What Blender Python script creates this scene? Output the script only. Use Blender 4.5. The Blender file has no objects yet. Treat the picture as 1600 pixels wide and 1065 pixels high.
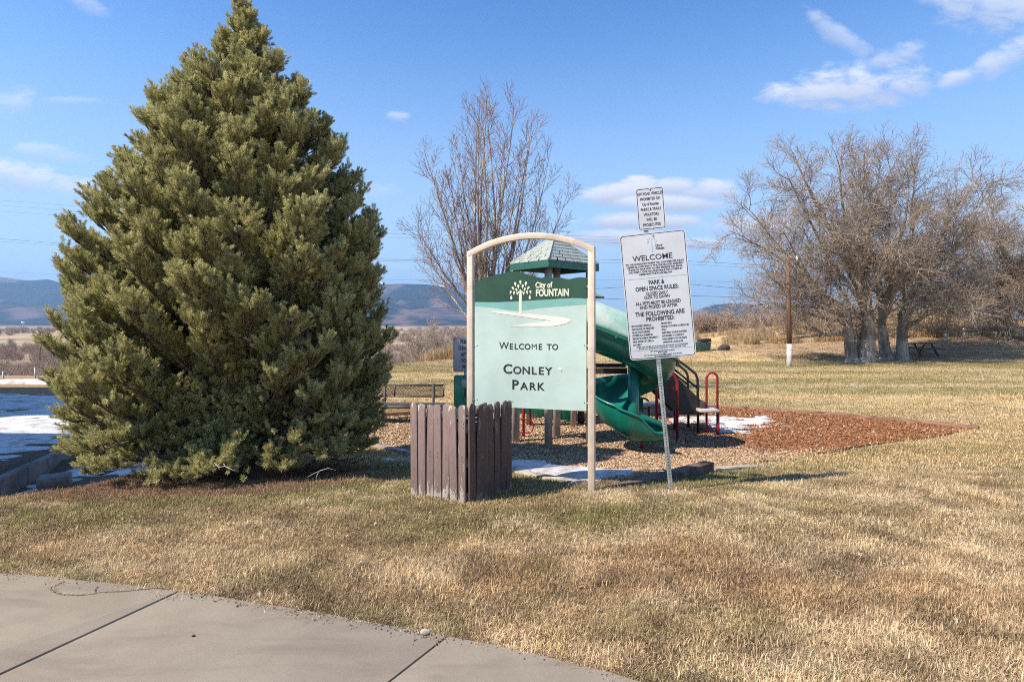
import bpy, bmesh, math, random
import numpy as np
from mathutils import Vector, Matrix, Euler, Quaternion
random.seed(7)
RNG = np.random.default_rng(11)
R = math.radians
SC = bpy.context.scene
COL = SC.collection

# ------------------------------------------------------------------ camera
F = 920.0                      # focal length in pixels of the 1600 px wide photograph
CX, HY, CAMZ = 800.0, 506.0, 1.6
cam_d = bpy.data.cameras.new('camera')
cam_d.sensor_width = 36.0
cam_d.lens = 36.0 * F / 1600.0
cam_d.shift_y = -(532.5 - HY) / 1600.0
cam_d.clip_start = 0.05
cam_d.clip_end = 30000.0
cam = bpy.data.objects.new('camera', cam_d)
cam.location = (0, 0, CAMZ)
cam.rotation_euler = (R(90), 0, 0)
COL.objects.link(cam)
SC.camera = cam

# ------------------------------------------------------------------ light
SUN_EL = 47.0
SHD = Vector((0.905, 0.425, 0)).normalized()          # direction in which shadows fall
sun_d = bpy.data.lights.new('sun', 'SUN')
sun_d.energy = 5.0
sun_d.angle = R(0.55)
sun_d.color = (1.0, 0.915, 0.78)
sun = bpy.data.objects.new('sun', sun_d)
COL.objects.link(sun)
to_sun = Vector((-SHD.x * math.cos(R(SUN_EL)), -SHD.y * math.cos(R(SUN_EL)), math.sin(R(SUN_EL))))
sun.rotation_euler = to_sun.to_track_quat('Z', 'Y').to_euler()
sun.location = (-20, -10, 30)

# ------------------------------------------------------------------ node helper
class NT:
    def __init__(s, tree):
        s.t = tree; s.n = tree.nodes; s.l = tree.links
    def new(s, typ, **kw):
        n = s.n.new(typ)
        for k, v in kw.items():
            setattr(n, k, v)
        return n
    def put(s, sock, v):
        if isinstance(v, bpy.types.NodeSocket): s.l.new(v, sock)
        else: sock.default_value = v
    def m(s, op, a, b=None, c=None, clamp=False):
        n = s.new('ShaderNodeMath', operation=op); n.use_clamp = clamp
        s.put(n.inputs[0], a)
        if b is not None: s.put(n.inputs[1], b)
        if c is not None: s.put(n.inputs[2], c)
        return n.outputs[0]
    def vm(s, op, a, b=None):
        n = s.new('ShaderNodeVectorMath', operation=op)
        s.put(n.inputs[0], a)
        if b is not None: s.put(n.inputs[1], b)
        return n.outputs[0]
    def mix(s, f, a, b, typ='RGBA', blend='MIX'):
        n = s.new('ShaderNodeMix', data_type=typ)
        if typ == 'RGBA':
            n.blend_type = blend
            s.put(n.inputs[0], f); s.put(n.inputs[6], a); s.put(n.inputs[7], b); return n.outputs[2]
        s.put(n.inputs[0], f); s.put(n.inputs[2], a); s.put(n.inputs[3], b); return n.outputs[0]
    def noise(s, vec, scale, detail=4, rough=0.6, dist=0.0):
        n = s.new('ShaderNodeTexNoise')
        if vec is not None: s.l.new(vec, n.inputs['Vector'])
        n.inputs['Scale'].default_value = scale; n.inputs['Detail'].default_value = detail
        n.inputs['Roughness'].default_value = rough; n.inputs['Distortion'].default_value = dist
        return n.outputs[0]
    def ss(s, a, lo, hi, o0=0.0, o1=1.0):
        n = s.new('ShaderNodeMapRange', interpolation_type='SMOOTHSTEP')
        s.put(n.inputs[0], a); s.put(n.inputs[1], lo); s.put(n.inputs[2], hi)
        s.put(n.inputs[3], o0); s.put(n.inputs[4], o1)
        return n.outputs[0]

def c4(c): return (c[0], c[1], c[2], 1.0)

# ------------------------------------------------------------------ world: sky and clouds
W = bpy.data.worlds.new('World'); SC.world = W; W.use_nodes = True
w = NT(W.node_tree); w.n.clear()
sky = w.new('ShaderNodeTexSky', sky_type='NISHITA')
sky.sun_disc = False
sky.sun_elevation = R(SUN_EL)
sky.sun_rotation = math.atan2(to_sun.x, to_sun.y)
sky.altitude = 1700; sky.air_density = 1.0; sky.dust_density = 0.2; sky.ozone_density = 2.2
SKY_K = 0.11
tc = w.new('ShaderNodeTexCoord')
sep = w.new('ShaderNodeSeparateXYZ'); w.l.new(tc.outputs['Generated'], sep.inputs[0])
X, Y, Z = sep.outputs
ys = w.m('MAXIMUM', Y, 0.05)
U = w.m('DIVIDE', X, ys); V = w.m('DIVIDE', Z, ys)
cmb = w.new('ShaderNodeCombineXYZ'); w.put(cmb.inputs[0], U); w.put(cmb.inputs[1], w.m('MULTIPLY', V, 2.2)); 
nz1 = w.noise(cmb.outputs[0], 7.0, 7, 0.62, 0.4)
nz2 = w.noise(cmb.outputs[0], 26.0, 5, 0.6, 0.3)
nz = w.m('ADD', w.m('MULTIPLY', w.m('SUBTRACT', nz1, 0.5), 2.6), w.m('MULTIPLY', w.m('SUBTRACT', nz2, 0.5), 1.8))
# cloud: centre px,py, half-width, half-height (px), tilt (rise/run), opacity, softness
CL = [(1330,136,135,34,-0.10,0.80,0.9),(1385,95,60,22,-0.3,0.55,1.0),(1300,48,40,22,0.7,0.40,1.0),(1340,75,34,18,0.5,0.35,1.0),
      (1560,10,110,48,0.1,0.62,1.0),(1580,85,55,24,-0.5,0.6,1.0),(1496,124,36,16,-0.25,0.62,0.9),
      (975,302,66,20,-0.1,0.95,0.5),(1000,288,34,14,0,0.95,0.5),(1112,298,52,22,0.0,0.97,0.5),(1060,292,46,16,0,0.9,0.5),(1050,318,90,14,0.0,0.95,0.6),(1000,347,105,14,0.0,0.95,0.7),
      (960,372,95,14,0.0,0.85,0.8),(1080,380,60,10,0.0,0.8,0.8),(1180,355,90,18,0.0,0.75,0.8),(1240,335,60,18,0,0.6,1.0),
      (55,283,90,26,0.2,0.72,1.0),(140,296,60,24,0.0,0.62,1.0),(78,240,58,15,0.12,0.42,1.0),(10,165,40,26,-0.2,0.42,1.0),
      (115,157,50,6,0.0,0.26,1.0),(621,182,20,8,0.0,0.45,1.0),(140,10,34,14,0.3,0.30,1.0),(640,420,150,10,0,0.32,1.0),
      (1570,330,60,40,0,0.30,1.0),(880,385,80,14,0,0.35,1.0),(470,300,140,20,0,0.25,1.0),(-200,200,160,40,0.1,0.6,1.0),(1850,150,160,50,0,0.6,1.0)]
dens = None; bright = None
for (px,py,hw,hh,tl,op,soft) in CL:
    u0=(px-CX)/F; v0=(HY-py)/F
    du = w.m('SUBTRACT', U, u0)
    dv = w.m('SUBTRACT', w.m('SUBTRACT', V, v0), w.m('MULTIPLY', du, -tl))
    a = w.m('MULTIPLY', du, F/hw); b = w.m('MULTIPLY', dv, F/hh)
    d2 = w.m('ADD', w.m('MULTIPLY', a, a), w.m('MULTIPLY', b, b))
    e = w.m('SUBTRACT', 1.0, d2)
    e = w.m('ADD', e, w.m('MULTIPLY', nz, 1.5 if soft > .7 else 1.05))
    e = w.ss(e, -0.45, 1.15*soft+0.20, 0.0, min(1,op*1.15))
    e = w.m('MULTIPLY', e, w.ss(d2, 0.9, 2.8, 1.0, 0.0))
    dens = e if dens is None else w.m('MAXIMUM', dens, e)
    t = w.m('MULTIPLY', e, w.ss(b, -0.8, 0.7, 0.0, 1.0))
    bright = t if bright is None else w.m('MAXIMUM', bright, t)
front = w.ss(Y, 0.1, 0.3, 0.0, 1.0)
dens = w.m('MULTIPLY', dens, front)
# thin clouds all round outside the frame, the same kind as in view
gen = w.noise(tc.outputs['Generated'], 3.2, 7, 0.6, 0.5)
back = w.m('MULTIPLY', w.ss(gen, 0.56, 0.72, 0.0, 0.6), w.m('MULTIPLY', w.ss(Z, 0.0, 0.15), w.ss(Y, -0.05, 0.35, 1.0, 0.0)))
dens = w.m('MAXIMUM', dens, back)
skyc = w.mix(1.0, sky.outputs[0], (0.58, 1.0, 1.34, 1), blend='MULTIPLY')
skyc = w.mix(w.ss(Z, -0.02, 0.52, 0.85, 0.0), skyc, c4((3.7,4.75,5.75)))
ccol = w.mix(w.m('DIVIDE', bright, w.m('MAXIMUM', dens, 0.05), clamp=True), c4((3.3,3.7,4.7)), c4((5.4,5.5,5.9)))
out = w.mix(dens, skyc, ccol)
bg = w.new('ShaderNodeBackground'); w.l.new(out, bg.inputs[0]); bg.inputs[1].default_value = SKY_K
wo = w.new('ShaderNodeOutputWorld'); w.l.new(bg.outputs[0], wo.inputs[0])

SC.view_settings.view_transform = 'Standard'
SC.view_settings.look = 'None'
SC.view_settings.exposure = 0.76
SC.view_settings.gamma = 1.0
SC.view_settings.use_curve_mapping = False
cy = SC.cycles
cy.use_denoising = True
cy.max_bounces = 6; cy.diffuse_bounces = 2; cy.glossy_bounces = 2; cy.transmission_bounces = 3
cy.transparent_max_bounces = 8; cy.volume_bounces = 0
cy.caustics_reflective = False; cy.caustics_refractive = False
cy.sample_clamp_indirect = 6.0
cy.filter_width = 1.0
cy.use_denoising = False

# ------------------------------------------------------------------ number helpers
def sstep(a, b, x):
    t = np.clip((np.asarray(x, float) - a) / (b - a), 0, 1)
    return t * t * (3 - 2 * t)
def _hash(ix, iy, s):
    h = (ix.astype(np.int64) * 374761393 + iy.astype(np.int64) * 668265263 + s * 1442695041) & 0xffffffff
    h = ((h ^ (h >> 13)) * 1274126177) & 0xffffffff
    h = h ^ (h >> 16)
    return (h & 0xffffff) / float(0xffffff)
def vnoise(x, y, s=0):
    x = np.asarray(x, float); y = np.asarray(y, float)
    ix = np.floor(x); iy = np.floor(y); fx = x - ix; fy = y - iy
    fx = fx*fx*(3-2*fx); fy = fy*fy*(3-2*fy)
    a = _hash(ix, iy, s); b = _hash(ix+1, iy, s); c = _hash(ix, iy+1, s); d = _hash(ix+1, iy+1, s)
    return (a*(1-fx)+b*fx)*(1-fy) + (c*(1-fx)+d*fx)*fy
def fbm(x, y, s=0, o=4, g=0.5):
    v = 0; a = 1; t = 0
    for i in range(o):
        v = v + a * vnoise(x * 2**i + 17.3*i, y * 2**i - 9.1*i, s + i); t += a; a *= g
    return v / t
def inpoly(x, y, poly):
    x = np.asarray(x, float); y = np.asarray(y, float); r = np.zeros(x.shape, bool)
    n = len(poly); j = n - 1
    for i in range(n):
        xi, yi = poly[i]; xj, yj = poly[j]
        if yi != yj:
            c = ((yi > y) != (yj > y)) & (x < (xj - xi) * (y - yi) / (yj - yi) + xi)
            r ^= c
        j = i
    return r
def segdist(x, y, poly, closed=True):
    x = np.asarray(x, float); y = np.asarray(y, float); d = np.full(x.shape, 1e9)
    n = len(poly)
    for i in range(n if closed else n - 1):
        ax, ay = poly[i]; bx, by = poly[(i+1) % n]
        L = (bx-ax)**2 + (by-ay)**2 + 1e-12
        t = np.clip(((x-ax)*(bx-ax) + (y-ay)*(by-ay)) / L, 0, 1)
        d = np.minimum(d, np.hypot(x - ax - t*(bx-ax), y - ay - t*(by-ay)))
    return d

# ------------------------------------------------------------------ terrain shape
CREST_Y = [0, 4.5, 4.95, 5.4, 6.1, 8, 10, 14, 24, 40, 60]
CREST_X = [-60, -14, -6.4, -4.75, -4.3, -4.6, -5.0, -6.2, -9, -12, -16]
BROW_X = [-80, -9, -4.6, 0, 16, 40, 90]
BROW_Y = [23.5, 24.5, 31, 40, 50, 52, 55]
def terrain(x, y):
    x = np.asarray(x, float); y = np.asarray(y, float)
    z = -0.5 * sstep(4.8, 9.8, y)
    cr = np.interp(y, CREST_Y, CREST_X)
    dl = sstep(0.0, 1.3, cr - x)
    zl = -1.0 + 0.28 * sstep(-7.9, -8.3, x + 0.0*y) 
    z = z * (1 - dl) + zl * dl
    # mound with the big trees to the right
    z = z + 2.15 * sstep(5, 36, x + 0.15*(y-35)) * sstep(33, 47, y)
    z = z + 0.25 * sstep(33.0, 37.0, y) * sstep(8, 14, x)
    # the brow, then the valley
    yb = np.interp(x, BROW_X, BROW_Y)
    f = sstep(0, 46, y - yb)
    far = -8.4 + 2.0*(fbm(x/140, y/260, 5, 3)-0.5)*sstep(80, 260, y) + 2.6*sstep(700, 1500, y)*sstep(0.42, 0.6, fbm(x/700, y/500, 9, 3))
    z = z * (1 - f) + far * f
    # small unevenness
    z = z + 0.05*(fbm(x*0.5, y*0.5, 3, 3)-0.5)*sstep(3.6, 6, y) + 0.012*(fbm(x*4, y*4, 8, 2)-0.5)*sstep(2,3,y)
    return z
def tz(x, y): return float(terrain(np.array([x]), np.array([y]))[0])
def G(px, py, dz=0.0, ymax=400):
    """where the sight line through this place of the photograph meets the ground"""
    Ys = np.concatenate([np.linspace(1.5, 14, 6000), np.linspace(14, ymax, 12000)])
    Xs = (px - CX) / F * Ys; Zs = CAMZ + (HY - py) / F * Ys
    t = terrain(Xs, Ys) + dz
    k = np.argmax(Zs < t)
    return Vector((Xs[k], Ys[k], t[k]))
def at(px, py, Yd): return Vector(((px - CX) / F * Yd, Yd, CAMZ + (HY - py) / F * Yd))

# ------------------------------------------------------------------ object helpers
def tag(o, label=None, cat=None, group=None, kind=None):
    if label: o['label'] = label
    if cat: o['category'] = cat
    if group: o['group'] = group
    if kind: o['kind'] = kind
    return o
def empty(name, loc=(0,0,0), rz=0.0):
    o = bpy.data.objects.new(name, None); COL.objects.link(o)
    o.location = loc; o.rotation_euler = (0, 0, rz); o.empty_display_size = 0.2
    return o
def link(name, me, parent=None, mat=None):
    o = bpy.data.objects.new(name, me); COL.objects.link(o)
    if mat is not None and len(me.materials) == 0: me.materials.append(mat)
    if parent is not None: o.parent = parent
    return o
class MB:
    def __init__(s): s.v = []; s.f = []; s.mi = []; s.smooth = False
    def add(s, vs, fs, mi=0, M=None):
        b = len(s.v)
        for v in vs: s.v.append(tuple(M @ Vector(v)) if M is not None else tuple(v))
        for f in fs: s.f.append(tuple(i + b for i in f)); s.mi.append(mi)
        return s
    def box(s, c, d, M=None, mi=0):
        x, y, z = c; a, b, h = d[0]/2, d[1]/2, d[2]/2
        vs = [(x+i*a, y+j*b, z+k*h) for k in (-1,1) for j in (-1,1) for i in (-1,1)]
        fs = [(0,2,3,1),(4,5,7,6),(0,1,5,4),(2,6,7,3),(0,4,6,2),(1,3,7,5)]
        return s.add(vs, fs, mi, M)
    def prism(s, poly, y0, y1, M=None, mi=0):
        """polygon in x,z pulled along y"""
        n = len(poly)
        vs = [(p[0], y0, p[1]) for p in poly] + [(p[0], y1, p[1]) for p in poly]
        fs = [tuple(range(n)), tuple(range(2*n-1, n-1, -1))]
        fs += [(i, n+i, n+(i+1)%n, (i+1)%n) for i in range(n)]
        return s.add(vs, fs, mi, M)
    def slab(s, poly, z0, z1, M=None, mi=0):
        n = len(poly)
        def zz(z, p): return z(p) if callable(z) else z
        vs = [(p[0], p[1], zz(z0,p)) for p in poly] + [(p[0], p[1], zz(z1,p)) for p in poly]
        fs = [tuple(range(n-1,-1,-1)), tuple(range(n, 2*n))]
        fs += [(i, (i+1)%n, n+(i+1)%n, n+i) for i in range(n)]
        return s.add(vs, fs, mi, M)
    def tube(s, pts, r, n=8, M=None, mi=0, cap=True, closed=False):
        pts = [Vector(p) for p in pts]; k = len(pts)
        rr = r if hasattr(r, '__len__') else [r]*k
        vs = []; prev = None
        for i, p in enumerate(pts):
            if closed: t = pts[(i+1)%k] - pts[i-1]
            else: t = pts[min(i+1,k-1)] - pts[max(i-1,0)]
            t.normalize()
            if prev is None:
                a = Vector((0,0,1)) if abs(t.z) < 0.9 else Vector((1,0,0))
                u = t.cross(a).normalized()
            else:
                u = (prev - t * prev.dot(t)).normalized()
            prev = u; v = t.cross(u)
            for j in range(n):
                a = 2*math.pi*j/n
                vs.append(p + (u*math.cos(a) + v*math.sin(a))*rr[i])
        fs = []
        for i in range(k if closed else k-1):
            for j in range(n):
                a = i*n+j; b = i*n+(j+1)%n; c = ((i+1)%k)*n+(j+1)%n; d = ((i+1)%k)*n+j
                fs.append((a,b,c,d))
        if cap and not closed:
            fs.append(tuple(range(n-1,-1,-1))); fs.append(tuple(range((k-1)*n, k*n)))
        return s.add(vs, fs, mi, M)
    def grid(s, rows, mi=0, M=None, wrap=False):
        n = len(rows[0]); vs = [p for r in rows for p in r]; fs = []
        for i in range(len(rows)-1):
            for j in range(n if wrap else n-1):
                fs.append((i*n+j, i*n+(j+1)%n, (i+1)*n+(j+1)%n, (i+1)*n+j))
        return s.add(vs, fs, mi, M)
    def mesh(s, name, mats, smooth=False):
        me = bpy.data.meshes.new(name); me.from_pydata(s.v, [], s.f)
        for m in (mats if isinstance(mats, (list, tuple)) else [mats]): me.materials.append(m)
        if any(s.mi): me.polygons.foreach_set('material_index', s.mi)
        if smooth: me.polygons.foreach_set('use_smooth', [True]*len(me.polygons))
        me.update(); return me
    def build(s, name, mats, parent=None, smooth=False, bevel=0.0, seg=2, M=None):
        me = s.mesh(name, mats, smooth)
        if bevel > 0:
            bm = bmesh.new(); bm.from_mesh(me)
            bmesh.ops.recalc_face_normals(bm, faces=bm.faces)
            es = [e for e in bm.edges if len(e.link_faces) == 2 and e.calc_face_angle(0) > R(30)]
            bmesh.ops.bevel(bm, geom=es, offset=bevel, segments=seg, affect='EDGES', profile=0.5)
            bm.to_mesh(me); bm.free()
            me.polygons.foreach_set('use_smooth', [True]*len(me.polygons))
            try: me.set_sharp_from_angle(angle=R(40))
            except Exception: pass
        o = link(name, me, parent)
        if M is not None: o.matrix_local = M
        return o
def solid(o, t, off=0.0):
    m = o.modifiers.new('thick', 'SOLIDIFY'); m.thickness = t; m.offset = off; return o

def fast_mesh(name, V, Fc, mat, smooth=True, cols=None):
    me = bpy.data.meshes.new(name)
    V = np.asarray(V, np.float32); Fc = np.asarray(Fc, np.int32); k = Fc.shape[1]
    me.vertices.add(len(V)); me.vertices.foreach_set('co', V.ravel())
    me.loops.add(Fc.size); me.loops.foreach_set('vertex_index', Fc.ravel())
    me.polygons.add(len(Fc)); me.polygons.foreach_set('loop_start', np.arange(0, Fc.size, k, dtype=np.int32))
    try: me.polygons.foreach_set('loop_total', np.full(len(Fc), k, np.int32))
    except Exception: pass
    me.polygons.foreach_set('use_smooth', np.full(len(Fc), smooth))
    me.update(calc_edges=True)
    if cols is not None:
        a = me.color_attributes.new('col', 'FLOAT_COLOR', 'POINT')
        a.data.foreach_set('color', np.concatenate([cols, np.ones((len(cols),1))], 1).astype(np.float32).ravel())
    if mat is not None: me.materials.append(mat)
    return me
def tubes_np(P0, P1, R0, R1, n=4):
    """separate tapered tubes, one per segment"""
    P0 = np.asarray(P0, float); P1 = np.asarray(P1, float); R0 = np.asarray(R0, float); R1 = np.asarray(R1, float)
    T = P1 - P0; L = np.linalg.norm(T, axis=1, keepdims=True) + 1e-9; T = T / L
    A = np.where(np.abs(T[:, 2:3]) < 0.9, np.array([[0,0,1.0]]), np.array([[1.0,0,0]]))
    Uv = np.cross(T, A); Uv /= np.linalg.norm(Uv, axis=1, keepdims=True) + 1e-9
    Vv = np.cross(T, Uv)
    vs = []
    for P, Rr in ((P0, R0), (P1, R1)):
        for j in range(n):
            a = 2*math.pi*j/n
            vs.append(P + (Uv*math.cos(a) + Vv*math.sin(a)) * Rr[:, None])
    Vt = np.stack(vs, 1).reshape(-1, 3)
    N = len(P0); base = (np.arange(N) * 2*n)[:, None, None]
    q = np.array([[j, (j+1)%n, n+(j+1)%n, n+j] for j in range(n)])[None]
    return Vt, (base + q).reshape(-1, 4)

# ------------------------------------------------------------------ materials
def pmat(name, col, rough=0.6, var=0.12, vscale=6.0, bump=0.0, bscale=60.0, metal=0.0, spec=0.5, coord='Object', col2=None, stretch=None, coat=0.0):
    m = bpy.data.materials.new(name); m.use_nodes = True
    t = NT(m.node_tree); b = t.n['Principled BSDF']
    tcn = t.new('ShaderNodeTexCoord'); vec = tcn.outputs[coord]
    if stretch:
        mp = t.new('ShaderNodeMapping'); t.l.new(vec, mp.inputs[0]); mp.inputs['Scale'].default_value = stretch; vec = mp.outputs[0]
    n1 = t.noise(vec, vscale, 5, 0.65)
    c2 = col2 if col2 else tuple(max(0, c*(1-var*2.2)) for c in col)
    c1 = tuple(min(1, c*(1+var*0.6)) for c in col)
    t.put(b.inputs['Base Color'], t.mix(t.ss(n1, 0.35, 0.68), c4(c1), c4(c2)))
    b.inputs['Roughness'].default_value = rough; b.inputs['Metallic'].default_value = metal
    t.put(b.inputs['Roughness'], t.m('ADD', t.m('MULTIPLY', t.m('SUBTRACT', n1, 0.5), 0.25), rough, clamp=True))
    b.inputs['Specular IOR Level'].default_value = spec
    b.inputs['Coat Weight'].default_value = coat
    if bump > 0:
        bn = t.new('ShaderNodeBump'); bn.inputs['Strength'].default_value = bump; bn.inputs['Distance'].default_value = 0.01
        t.l.new(t.noise(vec, bscale, 4, 0.6), bn.inputs['Height']); t.l.new(bn.outputs[0], b.inputs['Normal'])
    return m

# ================================================================== PLACES ON THE GROUND
def gxy(px, py, **k):
    p = G(px, py, **k); return (p.x, p.y)
WALK_EDGE = [(-7.5,4.55),(-5.0,4.1)] + [gxy(*p) for p in [(0,901),(60,905),(130,912),(200,919),(275,929),(340,937),(400,946),(460,956),(520,966),(580,977),(640,989),(700,1000),(760,1012),(850,1032),(960,1059)]] + [(0.80,2.46),(1.25,2.15),(1.9,1.6),(2.6,0.6)]
WALK = WALK_EDGE + [(2.6,-1.5),(-7.5,-1.5)]
PIT_PX = [(548,691),(600,700),(640,709),(700,722),(795,738),(850,748),(905,758),(968,756),(1040,744),(1110,733),(1190,724),(1290,709),(1400,692),(1480,680),(1530,671),(1440,662),(1330,652),(1220,643),(1120,637),(1000,640),(800,646),(640,650),(560,655),(500,668)]
PIT = [gxy(*p) for p in PIT_PX]

# ================================================================== GROUND COLOUR
C_STRAW = np.array((.58,.465,.31)); C_TAN = np.array((.45,.335,.20)); C_BRN = np.array((.27,.19,.115))
C_RED = np.array((.36,.215,.115)); C_GRN = np.array((.24,.22,.095)); C_GOLD = np.array((.585,.435,.235))
C_SOIL = np.array((.25,.165,.105)); C_FIELD = np.array((.50,.36,.21)); C_BRUSH = np.array((.31,.24,.17))
def lerp(a, b, t): return a + (b - a) * np.asarray(t)[:, None]
def lawn_col(x, y):
    x = np.asarray(x, float); y = np.asarray(y, float)
    n1 = fbm(x*0.55, y*0.9, 21, 4); n2 = fbm(x*2.1, y*2.6, 31, 4); n3 = fbm(x*0.9+5, y*1.1, 41, 4); n4 = fbm(x*6, y*7, 51, 3)
    one = np.ones_like(x)
    c = lerp(C_TAN*one[:,None], C_STRAW, sstep(.40,.66,n2*.6+n4*.4))
    c = lerp(c, C_BRN, .6*sstep(.50,.70,fbm(x*3.1+3, y*3.7, 61, 4)))
    c = lerp(c, C_RED, .35*sstep(.58,.72,n3)*sstep(8.0,5.0,y))
    # green band by the enclosure and streaks in the far lawn
    gb = sstep(4.1,5.1,y)*sstep(9.5,6.8,y)
    gr = gb*(.32+.60*sstep(.40,.64,n1)) + .38*sstep(.55,.68,fbm(x*1.4, y*1.6, 71, 4))*sstep(7,4,y)
    gr = gr * (1 - .6*sstep(1.8, 4.2, x)*sstep(8,6,y))
    c = lerp(c, C_GOLD, .75*sstep(6,10,y))
    st = fbm(x*0.06, y*0.42, 81, 4)
    gr = gr + sstep(8,11,y)*(.15+.55*sstep(.42,.60,st))*sstep(32.5,31.0,y)
    gr = gr + .55*sstep(27,29.5,y)*sstep(33.6,32.6,y)
    c = lerp(c, C_GRN, np.clip(gr,0,.85))
    c = lerp(c, C_STRAW*.95, .55*sstep(.52,.66,fbm(x*0.09+3, y*0.6, 91, 3))*sstep(9,13,y))
    nn_ = sstep(9,6,y); c = c*(1 + nn_*1.0*(fbm(x*7+2, y*8, 202, 4)-.5))[:,None]; c = lerp(c, C_BRN*.75, .75*nn_*sstep(.60,.72,fbm(x*4.3, y*5.1, 211, 4))); c = lerp(c, C_STRAW*1.05, .7*nn_*sstep(.58,.70,fbm(x*3.1+40, y*4.4, 222, 4)))
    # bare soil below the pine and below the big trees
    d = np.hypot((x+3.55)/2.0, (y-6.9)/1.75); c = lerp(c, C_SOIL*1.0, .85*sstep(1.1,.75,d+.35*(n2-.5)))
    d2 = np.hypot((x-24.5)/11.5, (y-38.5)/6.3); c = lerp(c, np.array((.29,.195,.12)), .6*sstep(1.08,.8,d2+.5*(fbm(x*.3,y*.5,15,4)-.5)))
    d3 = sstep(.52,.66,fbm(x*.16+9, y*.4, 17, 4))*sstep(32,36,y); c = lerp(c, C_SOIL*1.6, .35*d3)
    # the lower ground to the left
    cr = np.interp(y, CREST_Y, CREST_X); lf = sstep(0.35, 1.2, cr - x)
    lowc = lerp(np.array((.17,.12,.085))*one[:,None], np.array((.36,.23,.12)), sstep(14, 18.5, y))
    c = lerp(c, lowc, lf*sstep(4,5,y))
    # brow and valley
    yb = np.interp(x, BROW_X, BROW_Y)
    c = lerp(c, C_GOLD*1.05, .7*sstep(-7,-2,y-yb)*sstep(4,9,x))
    v = sstep(-1, 8, y - yb)
    fld = lerp(C_FIELD*one[:,None], C_BRUSH, sstep(.44,.58,fbm(x/46, y/60, 101, 4)))
    fld = lerp(fld, C_BRUSH*1.1, sstep(250,225,y + 20*fbm(x/30,y/30,3,2))*.8)
    fld = lerp(fld, np.array((.19,.15,.11)), .75*sstep(.50,.62,fbm(x/300+2, y/170, 111, 4))*sstep(250,500,y))
    fld = lerp(fld, np.array((.20,.15,.12)), .8*sstep(1300,1800,y))
    return lerp(c, fld, v)

# ---- terrain mesh, fine close by and wider with distance
def axis(a, b, n, c, k):
    t = np.linspace(math.asinh((a-c)/k), math.asinh((b-c)/k), n); return c + k*np.sinh(t)
gx = axis(-9000, 9000, 620, 0.0, 2.6); gy = axis(-60, 9500, 700, 4.5, 3.2)
GX, GY = np.meshgrid(gx, gy)
fx_, fy_ = GX.ravel(), GY.ravel()
tzv = terrain(fx_, fy_)
inw = inpoly(fx_, fy_, WALK) & (segdist(fx_, fy_, WALK) > 0.05)
tzv = tzv - 0.10 * inw
inp = inpoly(fx_, fy_, PIT) & (segdist(fx_, fy_, PIT) > 0.10)
tzv = tzv - 0.10 * inp
nxg, nyg = len(gx), len(gy)
ii = np.arange(nyg-1)[:,None]*nxg + np.arange(nxg-1)[None]
quads = np.stack([ii, ii+1, ii+nxg+1, ii+nxg], -1).reshape(-1, 4)
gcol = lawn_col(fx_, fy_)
gcol[inw] = (.09,.06,.04)

m_ground = bpy.data.materials.new('ground'); m_ground.use_nodes = True
t = NT(m_ground.node_tree); b = t.n['Principled BSDF']
va = t.new('ShaderNodeVertexColor', layer_name='col'); geo = t.new('ShaderNodeNewGeometry')
sp = t.new('ShaderNodeSeparateXYZ'); t.l.new(geo.outputs['Position'], sp.inputs[0])
nf = t.noise(geo.outputs['Position'], 45, 6, 0.7); nm = t.noise(geo.outputs['Position'], 5.5, 6, 0.7)
mpf = t.new('ShaderNodeMapping'); mpf.inputs['Scale'].default_value = (0.05, 0.12, 1); t.l.new(geo.outputs['Position'], mpf.inputs[0])
nl = t.noise(mpf.outputs[0], 1.0, 9, 0.72)
k = t.m('ADD', t.m('MULTIPLY', nf, 0.9), t.m('ADD', t.m('MULTIPLY', nm, 0.55), t.m('MULTIPLY', nl, 0.75)))
sc_ = t.new('ShaderNodeVectorMath', operation='SCALE'); t.l.new(va.outputs[0], sc_.inputs[0]); t.l.new(t.m('SUBTRACT', k, 0.14), sc_.inputs['Scale'])
t.l.new(sc_.outputs[0], b.inputs['Base Color']); b.inputs['Roughness'].default_value = 0.95; b.inputs['Specular IOR Level'].default_value = 0.15
bn = t.new('ShaderNodeBump'); bn.inputs['Strength'].default_value = 0.8; bn.inputs['Distance'].default_value = 0.03
t.l.new(nf, bn.inputs['Height']); t.l.new(bn.outputs[0], b.inputs['Normal'])
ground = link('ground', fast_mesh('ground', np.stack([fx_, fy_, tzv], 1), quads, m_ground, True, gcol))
tag(ground, 'dormant tan winter lawn running from the path to the valley and the plain', kind='structure')

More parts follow.
